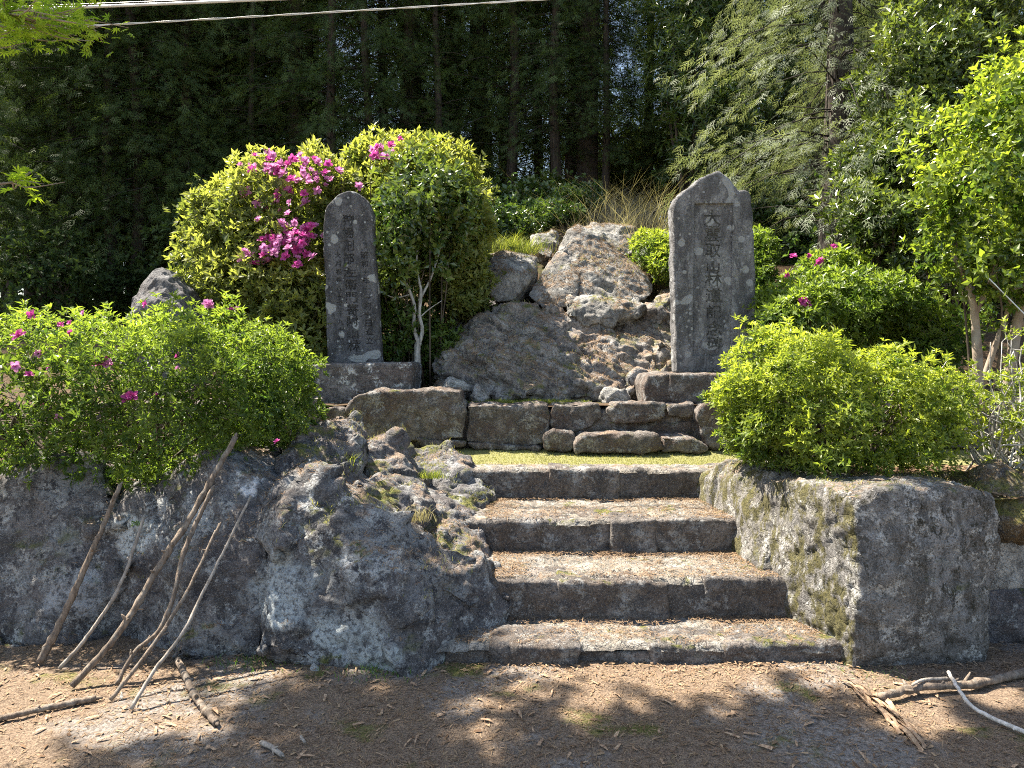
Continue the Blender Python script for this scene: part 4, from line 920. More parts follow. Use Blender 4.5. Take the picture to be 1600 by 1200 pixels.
def conifer(H, r0, zlo, L0, nl, ns, seed, mat, bark='bark', size=.23, dead=30, tmpl=None, lean=0, base=(0, 0, 0), droop=.5, azr=None, **props):
    rs = np.random.RandomState(seed); tmpl = tmpl or SPRAYS
    e = empty('cypress_tree', base, **props); b = np.array(base, float)
    z = np.concatenate([[-.3, 0, .15, .4], np.linspace(.9, H, 14)]); wob = np.stack([lean * z + .05 * np.sin(z * .9 + seed), .05 * np.cos(z * .7 + seed * 2), z], 1)
    r = r0 * (1 - z / H * .88); r[:3] *= (1.45, 1.35, 1.18)
    mb = MB(); V, F, C = tube(wob + b, r, 18, rs, .10)
    mb.f4.append(F); mb.f3.append(C); mb.v.append(V); mb.t.append(np.zeros(len(V))); mb.n += len(V)
    tr = mb.build('trunk', M[bark], e)
    zl = zlo + (H * .97 - zlo) * rs.uniform(0, 1, nl) ** 1.15; az = rs.uniform(0, 2 * math.pi, nl) if azr is None else rs.uniform(azr[0], azr[1], nl)
    L = (L0 * np.clip(1.05 - (zl / H) ** 1.6, .08, 1) * rs.uniform(.55, 1.1, nl) + .2)
    dr = droop * rs.uniform(.5, 1.5, nl); up = rs.uniform(-.1, .35, nl)
    def limb(t): return np.stack([lean * zl + np.cos(az) * L * t, np.sin(az) * L * t, zl + L * (up * t - dr * t * t)], -1)
    mb = MB()
    tt = np.linspace(0, 1, 6)
    for i in range(nl):
        P = np.stack([limb(t)[i] for t in ()]) if False else None
    LP = np.stack([limb(t) for t in tt], 1)
    for i in range(nl):
        if zl[i] < 11: addtube(mb, LP[i][:5] + b, np.linspace(.013 * min(1, L[i] / 2) + .004, .002, 5), 4)
    for i in range(dead):
        zz = rs.uniform(.6, zlo + 1.5); a = rs.uniform(0, 6.28); l = rs.uniform(.3, 1.3); dd = np.array((math.cos(a), math.sin(a), rs.uniform(-.3, .25)))
        p0 = np.array((lean * zz, 0, zz)); addtube(mb, spline([p0 + b, p0 + dd * l * .5 + rs.normal(0, .06, 3) + b, p0 + dd * l + rs.normal(0, .1, 3) + b], 5), np.linspace(.012, .003, 5), 4)
    lm = mb.build('limb', M['darktwig'], e, kind='stuff')
    n = nl * ns; ii = np.repeat(np.arange(nl), ns); t = rs.uniform(.12, 1, n) ** .8
    P = np.stack([lean * zl[ii] + np.cos(az[ii]) * L[ii] * t, np.sin(az[ii]) * L[ii] * t, zl[ii] + L[ii] * (up[ii] * t - dr[ii] * t * t)], 1)
    out = np.stack([np.cos(az[ii]), np.sin(az[ii]), up[ii] - 2 * dr[ii] * t], 1); sd = np.stack([-np.sin(az[ii]), np.cos(az[ii]), 0 * t], 1)
    w = rs.uniform(-1, 1, n); P = P + sd * (w * .28 * L[ii] * (1.1 - t))[:, None] * .8 + rs.normal(0, .09, (n, 3))
    D = out * .9 + sd * (w * 1.2)[:, None] + np.array((0, 0, -.05)) + rs.normal(0, .25, (n, 3))
    kp = (P[:, 2] < 8.0) | (rs.rand(n) < .22); P, D, ii, t = P[kp], D[kp], ii[kp], t[kp]; n = len(P); big = np.where(P[:, 2] < 8.0, 1.0, 2.1)
    s, d, nn = frames(D, np.tile((0, 0, 1.), (n, 1)) + rs.normal(0, .3, (n, 3)), rs.normal(0, .5, n))
    V, F = place(tmpl[0], tmpl[1], P + b, s, d, nn, big * size * rs.uniform(.55, 1.2, n)); m = len(tmpl[0])
    ti = np.repeat(np.clip(rs.uniform(0, 1, nl)[ii] * .6 + rs.uniform(0, .4, n), 0, 1), m); ag = np.repeat(np.clip(t * .7 + rs.normal(0, .25, n), 0, 1), m)
    fo = mk('crown', V, F, mat, e, {'tint': ti, 'age': ag}, False, kind='stuff')
    KIDS[e.name] = [tr, lm, fo]
    return e
def hz(x, y): return float(hill_z(np.array([x]), np.array([y]))[0])
def gpos(px, D): x = (px - 800) / FPX * D; return (x, D, hz(x, D) - .05)
FG = 'shaded cypresses of the wood'
V1 = conifer(15, .24, 1.7, 2.9, 210, 68, 1, M['cypress'], base=gpos(752, 15.6), label='thick dark cypress trunk rising behind the lime-green shrub', category='tree')
V2 = conifer(14, .13, 1.9, 2.3, 170, 68, 2, M['cypress'], base=gpos(300, 13.8), label='cypress with boughs drooping behind the pink azalea bush', category='tree')
V3 = conifer(16, .24, 2.1, 2.0, 170, 64, 3, M['cypress'], base=gpos(918, 14.3), label='stout furrowed cypress trunk straight behind the peak rock', category='tree')
V4 = conifer(13, .10, 1.9, 2.2, 150, 72, 4, M['cypress'], base=gpos(120, 14), label='slim cypress hung with foliage above the triangular stone', category='tree')
conifer(12, .20, 1.6, 2.3, 170, 100, 5, M['cypress2'], base=gpos(1300, 9.3), size=.20, dead=60, droop=.7, label='grey-green cypress with sunlit drooping sprays and dead twigs behind the taller stele', category='tree')
UNI = [(V3, 892, 14.9, .55, 'slimmer trunk pressed close to the stout furrowed cypress'),
       (V4, 838, 16, 1.1, 'cypress trunk catching a strip of light beside the thick dark one'),
       (V2, 866, 17.5, 1.1, 'cypress set back between the strip-lit trunk and the stout one'),
       (V1, 1012, 16.5, .62, 'straight dark cypress trunk in front of the sunlit gap'),
       (V3, 1075, 14.2, .75, 'dark cypress trunk just behind the shoulder of the taller stele'),
       (V1, 640, 14.4, .8, 'cypress whose boughs hang over the lime-green shrub'),
       (V1, 470, 14.2, .85, 'cypress with dense boughs directly above the pink blossoms'),
       (V2, -90, 11.8, .95, 'nearest cypress on the flowering-hedge side, its boughs hanging low'),
       (V2, 1200, 15, 1.0, 'dark cypress between taller stele and grey-green cypress'),
       (V1, 1480, 13, 1.0, 'cypress towering behind the glossy evergreen')]
for i, (src, px, D, s, lab) in enumerate(UNI):
    tree_copy(src, gpos(px, D), i * 2.1 + 1, s, label=lab)
rs = np.random.RandomState(77)
for i in range(20):
    D = rs.uniform(13.4, 15.5); px = -120 + i * 43 + rs.uniform(-15, 15)
    tree_copy((V2, V4, V2)[rs.randint(3)], gpos(px, D), rs.uniform(0, 6.28), rs.uniform(.75, 1.0), label='leafy cypress in the front rank of the dark wood beyond the azaleas', group='leafy cypresses along the edge of the wood')
for px, D, rz, sc, lab in ((868, 13.7, .5, .8, 'slim leafy cypress whose sprays screen the stout furrowed trunk'), (945, 13.8, 2.4, .62, 'short leafy cypress just beyond the stout furrowed trunk'), (800, 14.0, 4.0, .85, 'leafy cypress filling the space between the thick dark and strip-lit trunks')):
    tree_copy(V2, gpos(px, D), rz, sc, label=lab)
for i, px in enumerate((1060, 1130, 1170, 1230, 1270, 1340, 1390, 1440, 1500, 1560)):
    tree_copy((V1, V2, V4)[i % 3], gpos(px, (15.5, 13.6, 16.5)[i % 3]), i * 1.3, .85 + .03 * (i % 4), label='dark cypress packed close behind the grey-green one past the taller stele', group='dark cypresses packed behind the grey-green one')
for i in range(50):
    r = rs.rand(); D = rs.uniform(16, 30); px = rs.uniform(-250, 1900)
    if i < 16: px = rs.uniform(-100, 420); D = rs.uniform(15, 21)
    if 925 < px < 1075: px += 170 if px > 1000 else -160
    tree_copy((V4, V2, V4, V1)[rs.randint(4)] if i < 16 else (V1, V2, V3, V4)[rs.randint(4)], gpos(px, D), rs.uniform(0, 6.28), rs.uniform(.8, 1.15),
              label='slender shaded cypress standing in the dark wood behind the front trees', group=FG)
# undergrowth and far wood
def cloud(name, boxes, n, size, mat, seed, tmpl=SPRAYS, **props):
    rs = np.random.RandomState(seed); Ps = []
    for (pa, pb, ya, yb, Da, Db, w) in boxes:
        m = int(n * w); D = rs.uniform(Da, Db, m); px = rs.uniform(pa, pb, m); py = rs.uniform(ya, yb, m)
        u = (px - 800) / FPX; v = (550 - py) / FPX
        Ps.append(np.stack([u * D, D, EYE + v * D], 1))
    P = np.concatenate(Ps); k = fbm(P * .55, 3) > -.12; P = P[k]; m = len(P)
    s, d, nn = frames(rand_dir(rs, m) + np.array((0, 0, -.3)), rand_dir(rs, m))
    V, F = place(tmpl[0], tmpl[1], P, s, d, nn, size * rs.uniform(.5, 1.3, m)); q = len(tmpl[0])
    return mk(name, V, F, mat, None, {'tint': np.repeat(rs.rand(m), q), 'age': np.repeat(rs.rand(m), q)}, False, kind='stuff', **props)
cloud('distant_wood', [(-300, 925, -250, 530, 26, 40, .50), (1050, 1950, -250, 530, 26, 40, .38), (925, 1050, 215, 380, 24, 34, .05), (935, 1000, -200, 215, 30, 40, .015), (900, 1060, -500, -60, 26, 40, .04)], 11000, 2.0, M['far'], 5,
      label='distant mass of woodland closing off the view behind the cypresses', category='woodland')
# low undergrowth along the wood edge
bush('undergrowth', 'low dark shrubs along the crest of the bank behind the grass tuft', 'undergrowth',
     [lump(745, 350, 9.8, 45, 30, .4), lump(800, 355, 10.2, 50, 20, .4), lump(860, 338, 10.6, 55, 18, .4), lump(900, 318, 11, 40, 20, .4)], 2600, M['camellia'], rs, size=.075, T=QLEAF, k=6, depth=.15, noise=.6, stems=8, base=3.0, top_sun_age=.05)
bush('undergrowth', 'dark leafy undergrowth at the foot of the stout cypress', 'undergrowth',
     [lump(800, 335, 12.5, 50, 35, .6), lump(850, 310, 13.5, 50, 30, .6), lump(880, 340, 12, 40, 22, .5), lump(740, 330, 12, 50, 40, .5)], 2600, M['camellia'], rs, size=.11, T=LEAFW, k=5, depth=.2, noise=.6, stems=10, base=3.2, top_sun_age=.4)
bush('undergrowth', 'sunlit saplings in the gap beside the taller stele', 'undergrowth',
     [lump(1040, 250, 17, 35, 45, .9), lump(980, 280, 16.5, 30, 40, .8), lump(1090, 290, 15.5, 50, 50, .8)], 2600, M['olive'], rs, size=.15, T=QLEAF, k=6, depth=.3, noise=.6, stems=10, base=4.6, top_sun_age=.7)
bush('undergrowth', 'shadowy shrubs under the grey-green cypress beyond the taller stele', 'undergrowth',
     [lump(1230, 340, 11.5, 60, 50, .6), lump(1290, 370, 10.8, 60, 40, .5), lump(1160, 330, 12, 60, 50, .6), lump(1400, 430, 10, 90, 60, .7), lump(1540, 450, 9.5, 120, 90, .7)], 4500, M['camellia'], rs, size=.10, T=LEAFW, k=5, depth=.22, noise=.6, stems=12, base=2.2, top_sun_age=.3)
bush('broadleaf_tree', 'airy broadleaf tree with mixed light leaves above the taller stele', 'tree',
     [lump(1060, 110, 12.5, 45, 70, .7), lump(1110, 200, 12, 60, 65, .7), lump(1150, 90, 12.5, 70, 80, .8), lump(1100, 20, 12.5, 80, 60, .8)], 3600, M['camellia'], rs, size=.13, T=LEAFN, k=6, depth=.3, noise=.6, stems=8, base=3.4, top_sun_age=.75, nf=1.6, stem_r=.04)
bush('undergrowth', 'dim undergrowth between thin trunks behind the triangular stone', 'undergrowth',
     [lump(40, 430, 12, 110, 70, .8), lump(180, 440, 13, 90, 50, .8), lump(330, 400, 12, 60, 90, .6)], 2600, M['cypress'], rs, size=.10, T=LEAFW, k=5, depth=.3, noise=.6, stems=12, base=1.9, top_sun_age=.4)

# ---------------------------------------------------------------- maple overhead
rs = np.random.RandomState(91)
mp = empty('maple_tree', (-4.6, 2.3, 0), label='maple with fresh green leaves reaching in at the top corner', category='tree')
mb = MB(); P = []; A = []
def branch(mb, p0, p1, r0, r1, sag=.1, n=10, twigs=0, leaf=0, spreadv=.35):
    p0 = np.array(p0, float); p1 = np.array(p1, float); pts = spline([p0, (p0 + p1) / 2 + (0, 0, sag) + rs.normal(0, .05, 3), p1], n)
    addtube(mb, pts, np.linspace(r0, r1, n), 7)
    for i in range(twigs):
        j = rs.randint(n // 3, n); d = (p1 - p0) / np.linalg.norm(p1 - p0) + rand_dir(rs, 1)[0] * .9; d[2] *= .35; q = pts[j]; e = q + d * rs.uniform(.4, 1) * spreadv
        tp = spline([q, (q + e) / 2 + rs.normal(0, .03, 3), e], 6); addtube(mb, tp, np.linspace(r1, .0015, 6), 4)
        for w in range(leaf): t = tp[rs.randint(1, 6)] + rs.normal(0, .03, 3); P.append(t); A.append(np.array((rs.normal(0, .5), rs.normal(0, .5), .8)))
    return pts
tr = branch(mb, (-4.6, 2.3, -.1), (-4.0, 2.9, 3.4), .17, .12, 0, 12)
branch(mb, (-4.0, 2.9, 3.4), (-3.2, 3.6, 6.2), .11, .05, 0, 10)
branch(mb, (-4.2, 2.7, 2.4), at(70, 40, 3.6), .03, .006, .2, 12, 60, 12, .30)
branch(mb, (-4.2, 2.7, 2.4), at(10, 20, 3.3), .03, .006, .15, 12, 60, 12, .33)
branch(mb, (-4.4, 2.5, 1.8), at(20, 285, 3.4), .03, .005, .05, 12, 14, 6, .14)
for i in range(20):
    tx = -4.5 + rs.uniform(0, 4.3); ty = 4.6 + rs.uniform(-.45, .45); tz = 6.2 + rs.uniform(-.4, 1.0)
    branch(mb, (-3.7 + rs.uniform(0, .4), 3.5, 5.4 + rs.uniform(0, .6)), (tx, ty, tz), .035, .01, .2, 10, 26, 14, .6)
mb.build('trunk', M['bark2'], mp)
P = np.array(P); A = np.array(A)
MT = []
def maple_t():
    V = [(0, 0, 0)]; F = []
    for k, (a, l) in enumerate(((-1.9, .5), (-1.25, .8), (-.6, .95), (0, 1.1), (.6, .95), (1.25, .8), (1.9, .5))):
        i = len(V); V += [(math.sin(a - .22) * l * .5, math.cos(a - .22) * l * .5, .03), (math.sin(a) * l, math.cos(a) * l, -.08), (math.sin(a + .22) * l * .5, math.cos(a + .22) * l * .5, .03)]
        F += [(0, i, i + 1), (0, i + 1, i + 2)]
    return np.array(V, float), np.array(F)
MT = maple_t(); n = len(P)
D = rs.normal(size=(n, 3)); D[:, 2] *= .25; D[:, 2] -= .15
s_, d_, n_ = frames(D, A, None)
big = (P[:, 2] < 2.6); sc = np.where(big, .055, np.where(P[:, 2] < 4.6, .040, .12)) * rs.uniform(.7, 1.2, n)
V, F = place(MT[0], MT[1], P, s_, d_, n_, sc)
mk('crown', V, F, M['maple'], mp, {'tint': np.repeat(rs.uniform(0, .5, n), len(MT[0])), 'age': np.repeat(rs.uniform(0, 1, n), len(MT[0]))}, False, kind='stuff')

# the maple's unseen upper branches dapple the yard
# ---------------------------------------------------------------- cables
def cable(name, label, pts, r, mat):
    mb = MB(); addtube(mb, pts, r, 8); return mb.build(name, mat, label=label, category='cable')
def through(a, b, Y, ext=14):
    a = at(*a, Y); b = at(*b, Y); d = (b - a) / np.linalg.norm(b - a); t = np.linspace(-ext, ext, 60); P = a + d * t[:, None]; P[:, 2] += 0.0008 * t ** 2; return P
cable('overhead_cable', 'thick shiny overhead cable, upper of the strands crossing the wood', through((60, 14), (440, -1), 6.0), .011, M['cable'])
cable('overhead_cable', 'thin black overhead line just above the thick shiny cable', through((50, 10), (440, -5), 6.05), .006, M['cableb'])
P = through((110, 42), (860, 1), 6.0); t = np.linspace(0, 160, len(P)); 
mb = MB()
for ph in (0, math.pi):
    PP = spline(P, 400); tt = np.linspace(0, 260, 400); Q = PP.copy(); Q[:, 2] += .0045 * np.cos(tt + ph); Q[:, 1] += .0045 * np.sin(tt + ph); addtube(mb, Q, .0038, 5)
mb.build('overhead_cable', M['cable'], label='lower twisted silvery overhead line slanting across the wood', category='cable')
cable('guy_wire', 'thin pale guy wire slanting down from the yellow-green camellia tree', spline([at(1540, 430, 5.3), at(1700, 590, 5.0)], 10), .004, M['cable'])

# ---------------------------------------------------------------- sticks
rs = np.random.RandomState(55)
def stick(label, pts, r0, r1, mat, knots=0, n=30, name='leaning_stick', cat='stick'):
    P = spline(pts, n); P[1:-1] += rs.normal(0, r0 * .12, (n - 2, 3)); r = np.linspace(r0, r1, n) * (1 + rs.uniform(-.03, .03, n))
    for k in range(knots): j = rs.randint(3, n - 3); r[j] *= 1.28
    mb = MB(); addtube(mb, P, r, 10, rs, .06)
    for k in range(2 + knots * 2):
        j = rs.randint(2, n - 2); d = (P[j + 1] - P[j]) / np.linalg.norm(P[j + 1] - P[j]) * .6 + rand_dir(rs, 1)[0]; l = r0 * rs.uniform(1.2, 3.5)
        addtube(mb, [P[j], P[j] + d * l * .6, P[j] + d * l], [r[j] * .55, r[j] * .4, r[j] * .22], 6, rs, .2)
    d = (P[-1] - P[-2]) / np.linalg.norm(P[-1] - P[-2]); addtube(mb, [P[-1] - d * .01, P[-1] + d * r1 * 1.5 + rs.normal(0, r1 * .3, 3)], [r[-1] * .8, r[-1] * .25], 6, rs, .3)
    return mb.build(name, M[mat], label=label, category=cat)
def lean(px, topY, zb=.01):
    """picture points from foot to tip; the foot stands on the ground, the tip rests on the boulder"""
    b = atz(px[0][0], px[0][1], zb); n = len(px); out = [b]; tot = px[0][1] - px[-1][1]
    for x, y in px[1:]:
        f = (px[0][1] - y) / tot; out.append(at(x, y, b[1] + (topY - b[1]) * f))
    return out
stick('mossy stick leaning furthest from the steps against the speckled boulder', lean([(62, 1035), (100, 960), (145, 860), (188, 757)], 3.82), .019, .011, 'stick', 3)
stick('thin pale stick leaning second from the far end of the row', lean([(93, 1045), (140, 990), (190, 910), (226, 805)], 3.84), .010, .008, 'stick2', 1)
stick('thickest and tallest leaning stick, knotted brown bark, reaching into the hedge', lean([(112, 1072), (160, 1020), (205, 960), (245, 890), (290, 820), (330, 750), (368, 682)], 3.93), .016, .015, 'stick', 5, 40)
stick('crooked stick leaning just beside the thickest one', lean([(182, 1070), (210, 1020), (248, 985), (272, 930), (285, 870), (305, 820), (333, 762)], 3.80), .010, .012, 'stick', 2, 40)
stick('slim brown stick with a pale foot leaning between the crooked and the whitest ones', lean([(172, 1094), (215, 1040), (262, 975), (300, 910), (328, 850), (344, 818)], 3.72), .010, .008, 'stick', 1)
stick('whitish curved stick leaning nearest to the steps', lean([(205, 1108), (240, 1050), (285, 990), (320, 920), (355, 850), (392, 775)], 3.72), .009, .006, 'stick2', 1)
def lay(px, z=.02): return [atz(x, y, z + (0 if i else 0)) for i, (x, y) in enumerate(px)]
stick('short knobbly branch lying on the ground in front of the leaning sticks', lay([(278, 1030), (292, 1062), (310, 1095), (338, 1130)], .02), .016, .015, 'stick', 3, name='fallen_branch', cat='branch')
stick('dark split branch lying flat near the mossy leaning stick', lay([(-40, 1128), (20, 1118), (80, 1104), (150, 1090)], .015), .012, .014, 'stick', 2, name='fallen_branch', cat='branch')
stick('weathered brown branch lying in front of the corner boulder', lay([(1375, 1088), (1440, 1074), (1520, 1068), (1600, 1052), (1700, 1040)], .03), .017, .02, 'stick', 3, name='fallen_branch', cat='branch')
stick('short fork of grey twig lying on the weathered brown branch', lay([(1425, 1070), (1445, 1062), (1480, 1060)], .06), .006, .008, 'stick2', 1, name='fallen_branch', cat='branch')
stick('bare white stick crossing the weathered brown branch', [atz(1482, 1050, .07), atz(1500, 1080, .06), atz(1525, 1108, .02), atz(1600, 1143, .012), atz(1660, 1160, .012)], .008, .010, 'white_stick', 0, name='fallen_branch', cat='branch')
stick('short broken piece of pale wood lying alone on the litter', lay([(408, 1160), (425, 1168), (441, 1180)], .015), .010, .009, 'stick2', 0, 8, name='wood_piece', cat='wood')
stick('grey stub of wood lying in a sunny patch by the leaning sticks', lay([(470, 1150), (476, 1160)], .012), .006, .006, 'stick2', 0, 6, name='wood_piece', cat='wood')
# bark strip bundle
e = empty('bark_strip', (1.5, 3.2, 0), label='frayed ribbon of torn brown bark lying below the corner boulder', category='bark')
c0, c1 = atz(1318, 1062), atz(1440, 1165)
for i in range(46):
    t0 = rs.uniform(0, .75); t1 = t0 + rs.uniform(.15, .4); w = rs.uniform(.004, .010); off = rs.normal(0, .022, 2)
    a = c0 + (c1 - c0) * t0; b = c0 + (c1 - c0) * min(t1, 1.08); perp = np.array((.75, .6, 0))
    a = a + perp * off[0]; b = b + perp * (off[0] + rs.normal(0, .015)); hgt = rs.uniform(.008, .035)
    pts = spline([a + (0, 0, .008), (a + b) / 2 + (rs.normal(0, .01), rs.normal(0, .01), hgt), b + (0, 0, .006)], 6)
    d = b - a; d /= np.linalg.norm(d); p = np.array((-d[1], d[0], rs.normal(0, .5))) * w
    V = np.concatenate([pts - p, pts + p, pts + (0, 0, -.002) - p, pts + (0, 0, -.002) + p]); F = []
    for k in range(5): F += [(k, k + 1, 6 + k + 1, 6 + k), (12 + k, 18 + k, 18 + k + 1, 12 + k + 1)]
    mk('fibre_strip', V, np.array(F), M['chip'], e, smooth=False)
# small white upright stone and pebbles
rock('loose_stone', 'small white pointed stone standing at the foot of the big bluish boulder', [[atz(484, 1052, -.01), atz(502, 1052, -.01), atz(482, 1044, 0), atz(500, 1042, 0), at(488, 1032, 3.56), at(492, 1033, 3.56), at(500, 1046, 3.54)]], M['pale'], 'stone', seed=60, vox=.006, sm=1, amp=.003, rough=.002)
rock('loose_stone', 'tiny pale pebble by the foot of the slim brown stick', [[atz(186, 1092, 0), atz(193, 1092, 0), atz(187, 1086, 0), atz(193, 1086, 0), at(190, 1078, 3.3), at(192, 1080, 3.3)]], M['pale'], 'stone', seed=61, vox=.005, sm=1, amp=.002, rough=.002)

# ---------------------------------------------------------------- litter, grass, weeds (uncountable)
def litter(name, label, cat, P, N, rs, L, Wd, mat, lift=.003, **p):
    n = len(P); D = rand_dir(rs, n); D -= N * (D * N).sum(1)[:, None] * rs.uniform(.75, 1, n)[:, None]
    s, d, nn = frames(D, N + rs.normal(0, .15, N.shape))
    T = np.array([(-.5, -.5, 0), (.5, -.5, 0), (.4, .15, .12), (-.4, .15, .12), (0, .5, .02)], float); F = np.array([(0, 1, 2), (0, 2, 3), (3, 2, 4)])
    l = L * rs.uniform(.4, 1.3, n); w = Wd * rs.uniform(.6, 1.4, n)
    V = P[:, None] + N[:, None] * lift + T[None, :, 0:1] * (w[:, None] * s)[:, None] + T[None, :, 1:2] * (l[:, None] * d)[:, None] + T[None, :, 2:3] * (l[:, None] * nn)[:, None] * .6
    F = (F[None] + (np.arange(n) * 5)[:, None, None]).reshape(-1, 3)
    return mk(name, V.reshape(-1, 3), F, mat, None, {'tint': np.repeat(rs.uniform(0, 1, n), 5), 'age': np.repeat(rs.uniform(0, 1, n), 5)}, False, kind='stuff', label=label, category=cat, **p)
rs = np.random.RandomState(101)
n = 42000; x = rs.uniform(-3.4, 3.6, n); y = 1.9 + 2.2 * rs.uniform(0, 1, n) ** 1.0
k = (fbm(v3(x, y) * 1.1, 3) + rs.normal(0, .25, n)) > -.15; x, y = x[k], y[k]
P = np.stack([x, y, ground_z(x, y)], 1); N = np.tile((0, 0, 1.), (len(P), 1))
litter('needle_litter', 'brown fallen cypress needles spread over the bare yard', 'needles', P, N, rs, .035, .0028, M['needle'])
n = 2600; x = rs.uniform(-3.2, 3.4, n); y = rs.uniform(1.9, 4.0, n); P = np.stack([x, y, ground_z(x, y)], 1); N = np.tile((0, 0, 1.), (n, 1))
litter('leaf_litter', 'scattered bark flakes and dead leaves over the bare yard', 'leaf litter', P, N, rs, .03, .010, M['needle'], .005)
# needles on treads
P = []
for (x0, x1, y0, y1, z, m) in ((-.3, 1.75, 3.62, 4.0, .096, 8000), (-.12, 1.6, 4.0, 4.53, .318, 9000), (-.18, 1.5, 4.55, 5.2, .526, 9000)):
    x = rs.uniform(x0, x1, m * 2); y = rs.uniform(y0, y1, m * 2); w = np.maximum(np.clip((x - x1 + .5) / .5, 0, 1), np.clip((x0 + .25 - x) / .25, 0, 1)) + np.clip((y - y1 + .15) / .15, 0, 1) * .6 + .12 + .3 * (fbm(v3(x, y) * 3, 2) > .1)
    k = rs.rand(m * 2) < w * .55; P.append(np.stack([x[k], y[k], np.full(k.sum(), z) + rs.uniform(-.004, .006, k.sum())], 1))
P = np.concatenate(P); litter('needle_litter', 'reddish needles drifted against the risers of the stone steps', 'needles', P, np.tile((0, 0, 1.), (len(P), 1)), rs, .035, .0028, M['needle'])
def on_rocks(names, n, nzmin, rs, thr=0.0, f=2.2, seed=0):
    PP, NN = [], []
    for nm, mn, V, N in RV:
        if nm in names:
            k = (N[:, 2] > nzmin) & (fbm(V * f + seed, 3) > thr); PP.append(V[k]); NN.append(N[k])
    P = np.concatenate(PP); N = np.concatenate(NN); j = rs.randint(len(P), size=n)
    return P[j] + rs.normal(0, .008, (n, 3)) * (1, 1, 0), N[j]
P, N = on_rocks(('outcrop_rock',), 14000, .4, rs, -.05)
litter('needle_litter', 'dry needles and straw caught on the ledges of the outcrop', 'needles', P, N, rs, .07, .004, M['needle'], .006)
P, N = on_rocks(('boulder',), 9000, .55, rs, .0)
litter('needle_litter', 'needles lodged on the tops of the boulders beside the steps', 'needles', P, N, rs, .035, .0026, M['needle'], .004)
n = 1500; x = rs.uniform(-3.6, 3.4, n); y = np.where(x < -.35, 3.62 + .16 * np.clip(-x - 1.5, 0, 2), 3.52) - rs.exponential(.07, n) + .06; P = np.stack([x, y, ground_z(x, y) + rs.uniform(0, .012, n)], 1)
litter('leaf_litter', 'dark litter gathered along the foot of the boulders and lowest step', 'leaf litter', P, np.tile((0, 0, 1.), (n, 1)), rs, .028, .006, M['needle'], .004)
n = 420; x = rs.uniform(-3.0, 3.2, n); y = rs.uniform(2.0, 3.9, n); P = np.stack([x, y, ground_z(x, y)], 1)
litter('leaf_litter', 'larger pale flakes of bark strewn across the bare yard', 'bark flakes', P, np.tile((0, 0, 1.), (n, 1)), rs, .06, .014, M['chip'], .008)
def blades(name, label, cat, P, rs, h, w, mat, lean=.35, **p):
    n = len(P); a = rs.uniform(0, 6.28, n); q = rs.uniform(0, 6.28, n); hh = h * rs.uniform(.4, 1.3, n)
    s = np.stack([np.cos(a), np.sin(a), 0 * a], 1) * (w * .5); l = np.stack([np.cos(q), np.sin(q), 0 * q], 1) * (hh * lean * rs.uniform(.3, 1.8, n))[:, None]
    u = np.array((0, 0, 1.))[None] * hh[:, None]
    V = np.stack([P - s, P + s, P + l * .35 + u * .6 - s * .7, P + l * .35 + u * .6 + s * .7, P + l + u * .95], 1).reshape(-1, 3)
    F = (np.array([(0, 1, 3), (0, 3, 2), (2, 3, 4)])[None] + (np.arange(n) * 5)[:, None, None]).reshape(-1, 3)
    return mk(name, V, F, mat, None, {'tint': np.repeat(rs.uniform(0, 1, n), 5), 'age': np.repeat(rs.uniform(0, 1, n), 5)}, False, kind='stuff', label=label, category=cat, **p)
n = 20000; x = rs.uniform(-.9, 3.4, n); y = rs.uniform(5.32, 6.18, n); P = np.stack([x, y, terr_z(x, y) - .002], 1)
blades('short_grass', 'thin yellowish grass covering the narrow lawn above the steps', 'grass', P, rs, .015, .004, M['lawn'])
n = 9000; x = rs.uniform(-1.7, 2.0, n); y = 6.42 + rs.exponential(.10, n); k = fbm(v3(x, y) * 1.6, 2) > -.05; x, y = x[k], y[k]; P = np.stack([x, y, hill_z(x, y)], 1)
blades('short_grass', 'fine grass along the top edge of the retaining wall', 'grass', P, rs, .035, .004, M['grass'])
P, N = on_rocks(('outcrop_rock',), 2600, .3, rs, .12, 1.8, 9)
blades('moss_grass', 'short olive moss and grass in the hollows of the outcrop', 'moss', P, rs, .035, .005, M['lawn'], .8)
P, N = on_rocks(('boulder',), 2600, .5, rs, .22, 2.6, 5)
blades('moss_grass', 'thin moss and grass in the cracks of the boulders', 'moss', P, rs, .025, .004, M['lawn'], .8)
for nm, xa, xb, ya, lab in (('left', -5.0, -1.2, 4.28, 'dead leaves lying on the bed beneath the flowering hedge'), ('r', 1.75, 5.0, 3.88, 'dead leaves lying on the bed beneath the round hedge')):
    n = 3600; x = rs.uniform(xa, xb, n); y = rs.uniform(ya, ya + 1.1, n); P = np.stack([x, y, bed_z(x, y)], 1)
    litter('leaf_litter', lab, 'leaf litter', P, np.tile((0, 0, 1.), (n, 1)), rs, .05, .014, M['needle' if nm == 'r' else 'chip'], .01)
n = 2400; x = rs.uniform(1.8, 4.4, n); y = rs.uniform(3.9, 4.5, n); k = fbm(v3(x, y) * 2.4, 2) > -.05; x, y = x[k], y[k]
blades('weed_grass', 'straggling dark grass beneath the round hedge', 'grass', np.stack([x, y, bed_z(x, y)], 1), rs, .06, .004, M['grass'], .7)
def tuft(name, label, c, r, n, h, w, mat, lean=.5, zf=None):
    x = c[0] + rs.normal(0, r[0], n); y = c[1] + rs.normal(0, r[1], n)
    z = zf(x, y) if zf else np.full(n, c[2]); return blades(name, label, 'grass', np.stack([x, y, z - .01], 1), rs, h, w, mat, lean)
c = at(985, 335, 10.4)
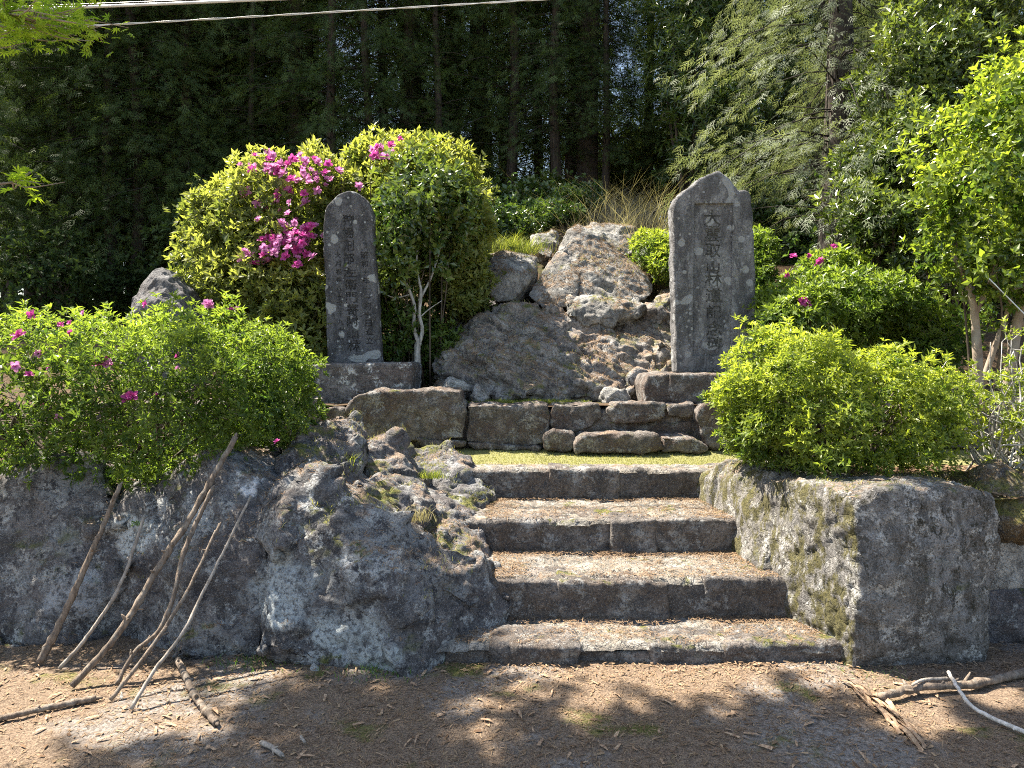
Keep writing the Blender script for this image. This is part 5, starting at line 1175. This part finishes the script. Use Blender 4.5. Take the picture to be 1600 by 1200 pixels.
tuft('dry_grass', 'tall straw-coloured dry grass on the bank between peak rock and taller stele', (c[0], 10.4, 0), (.5, .6), 1500, .55, .005, M['dry'], .95, hill_z)
c = at(800, 390, 8.7); tuft('grass_tuft', 'bright green grass tuft on top of the tilted grey block', (c[0], 8.6, c[2] - .05), (.2, .12), 700, .2, .007, M['grass'], .7)
for lab, px, py, Y, r, m, h, mt in (('green tuft in the cleft beneath the mossy crest', 537, 735, 4.45, .03, 90, .12, 'grass'), ('grass sprouting between dark dome and sloping rock', 650, 812, 4.2, .06, 160, .08, 'dry'),
        ('grass tuft low on the sloping rock by the middle steps', 702, 895, 3.92, .05, 150, .09, 'grass'), ('pale grass near the rock with one dark flank', 672, 745, 4.9, .06, 200, .06, 'grass'),
        ('grass fringe at the foot of the tall rounded boulder', 410, 1038, 3.62, .12, 260, .06, 'fern'), ('green weeds at the foot of the corner boulder', 1370, 1062, 3.48, .10, 240, .06, 'fern'),
        ('weeds at the foot of the big bluish boulder', 600, 1048, 3.52, .12, 240, .05, 'fern')):
    c = at(px, py, Y); tuft('grass_tuft', lab, c, (r, r * .5), m, h, .004, M[mt], .6)
def weed(label, px, py, Y, s, n):
    c = at(px, py, Y); P = c + rs.normal(0, s * .5, (n, 3)) * (1, .6, .3); V, F, ti, ag = whorls(P, np.tile((0, -.2, 1.), (n, 1)) + rs.normal(0, .3, (n, 3)), rs, 5, s, LEAFN, (.7, 1.4))
    mk('weed', V, F, M['fern'], None, {'tint': ti, 'age': ag}, False, label=label, category='weed')
weed('spiky green weed sprouting on the lowest tread', 870, 975, 3.96, .035, 4)
weed('flat green weed on the third tread', 1052, 868, 4.5, .022, 5)
weed('leafy weeds in the corner where boulder meets lowest tread', 778, 960, 3.98, .022, 26)
weed('small fern on the ledge before the taller stele base', 1095, 624, 6.3, .06, 5)
weed('green weed on the ground at the right-hand end of the lowest step'.replace('right-hand ', 'far '), 1315, 1050, 3.52, .022, 14)
weed('small weed growing in the cleft above the narrow wedge of stone', 215, 820, 3.98, .025, 10)
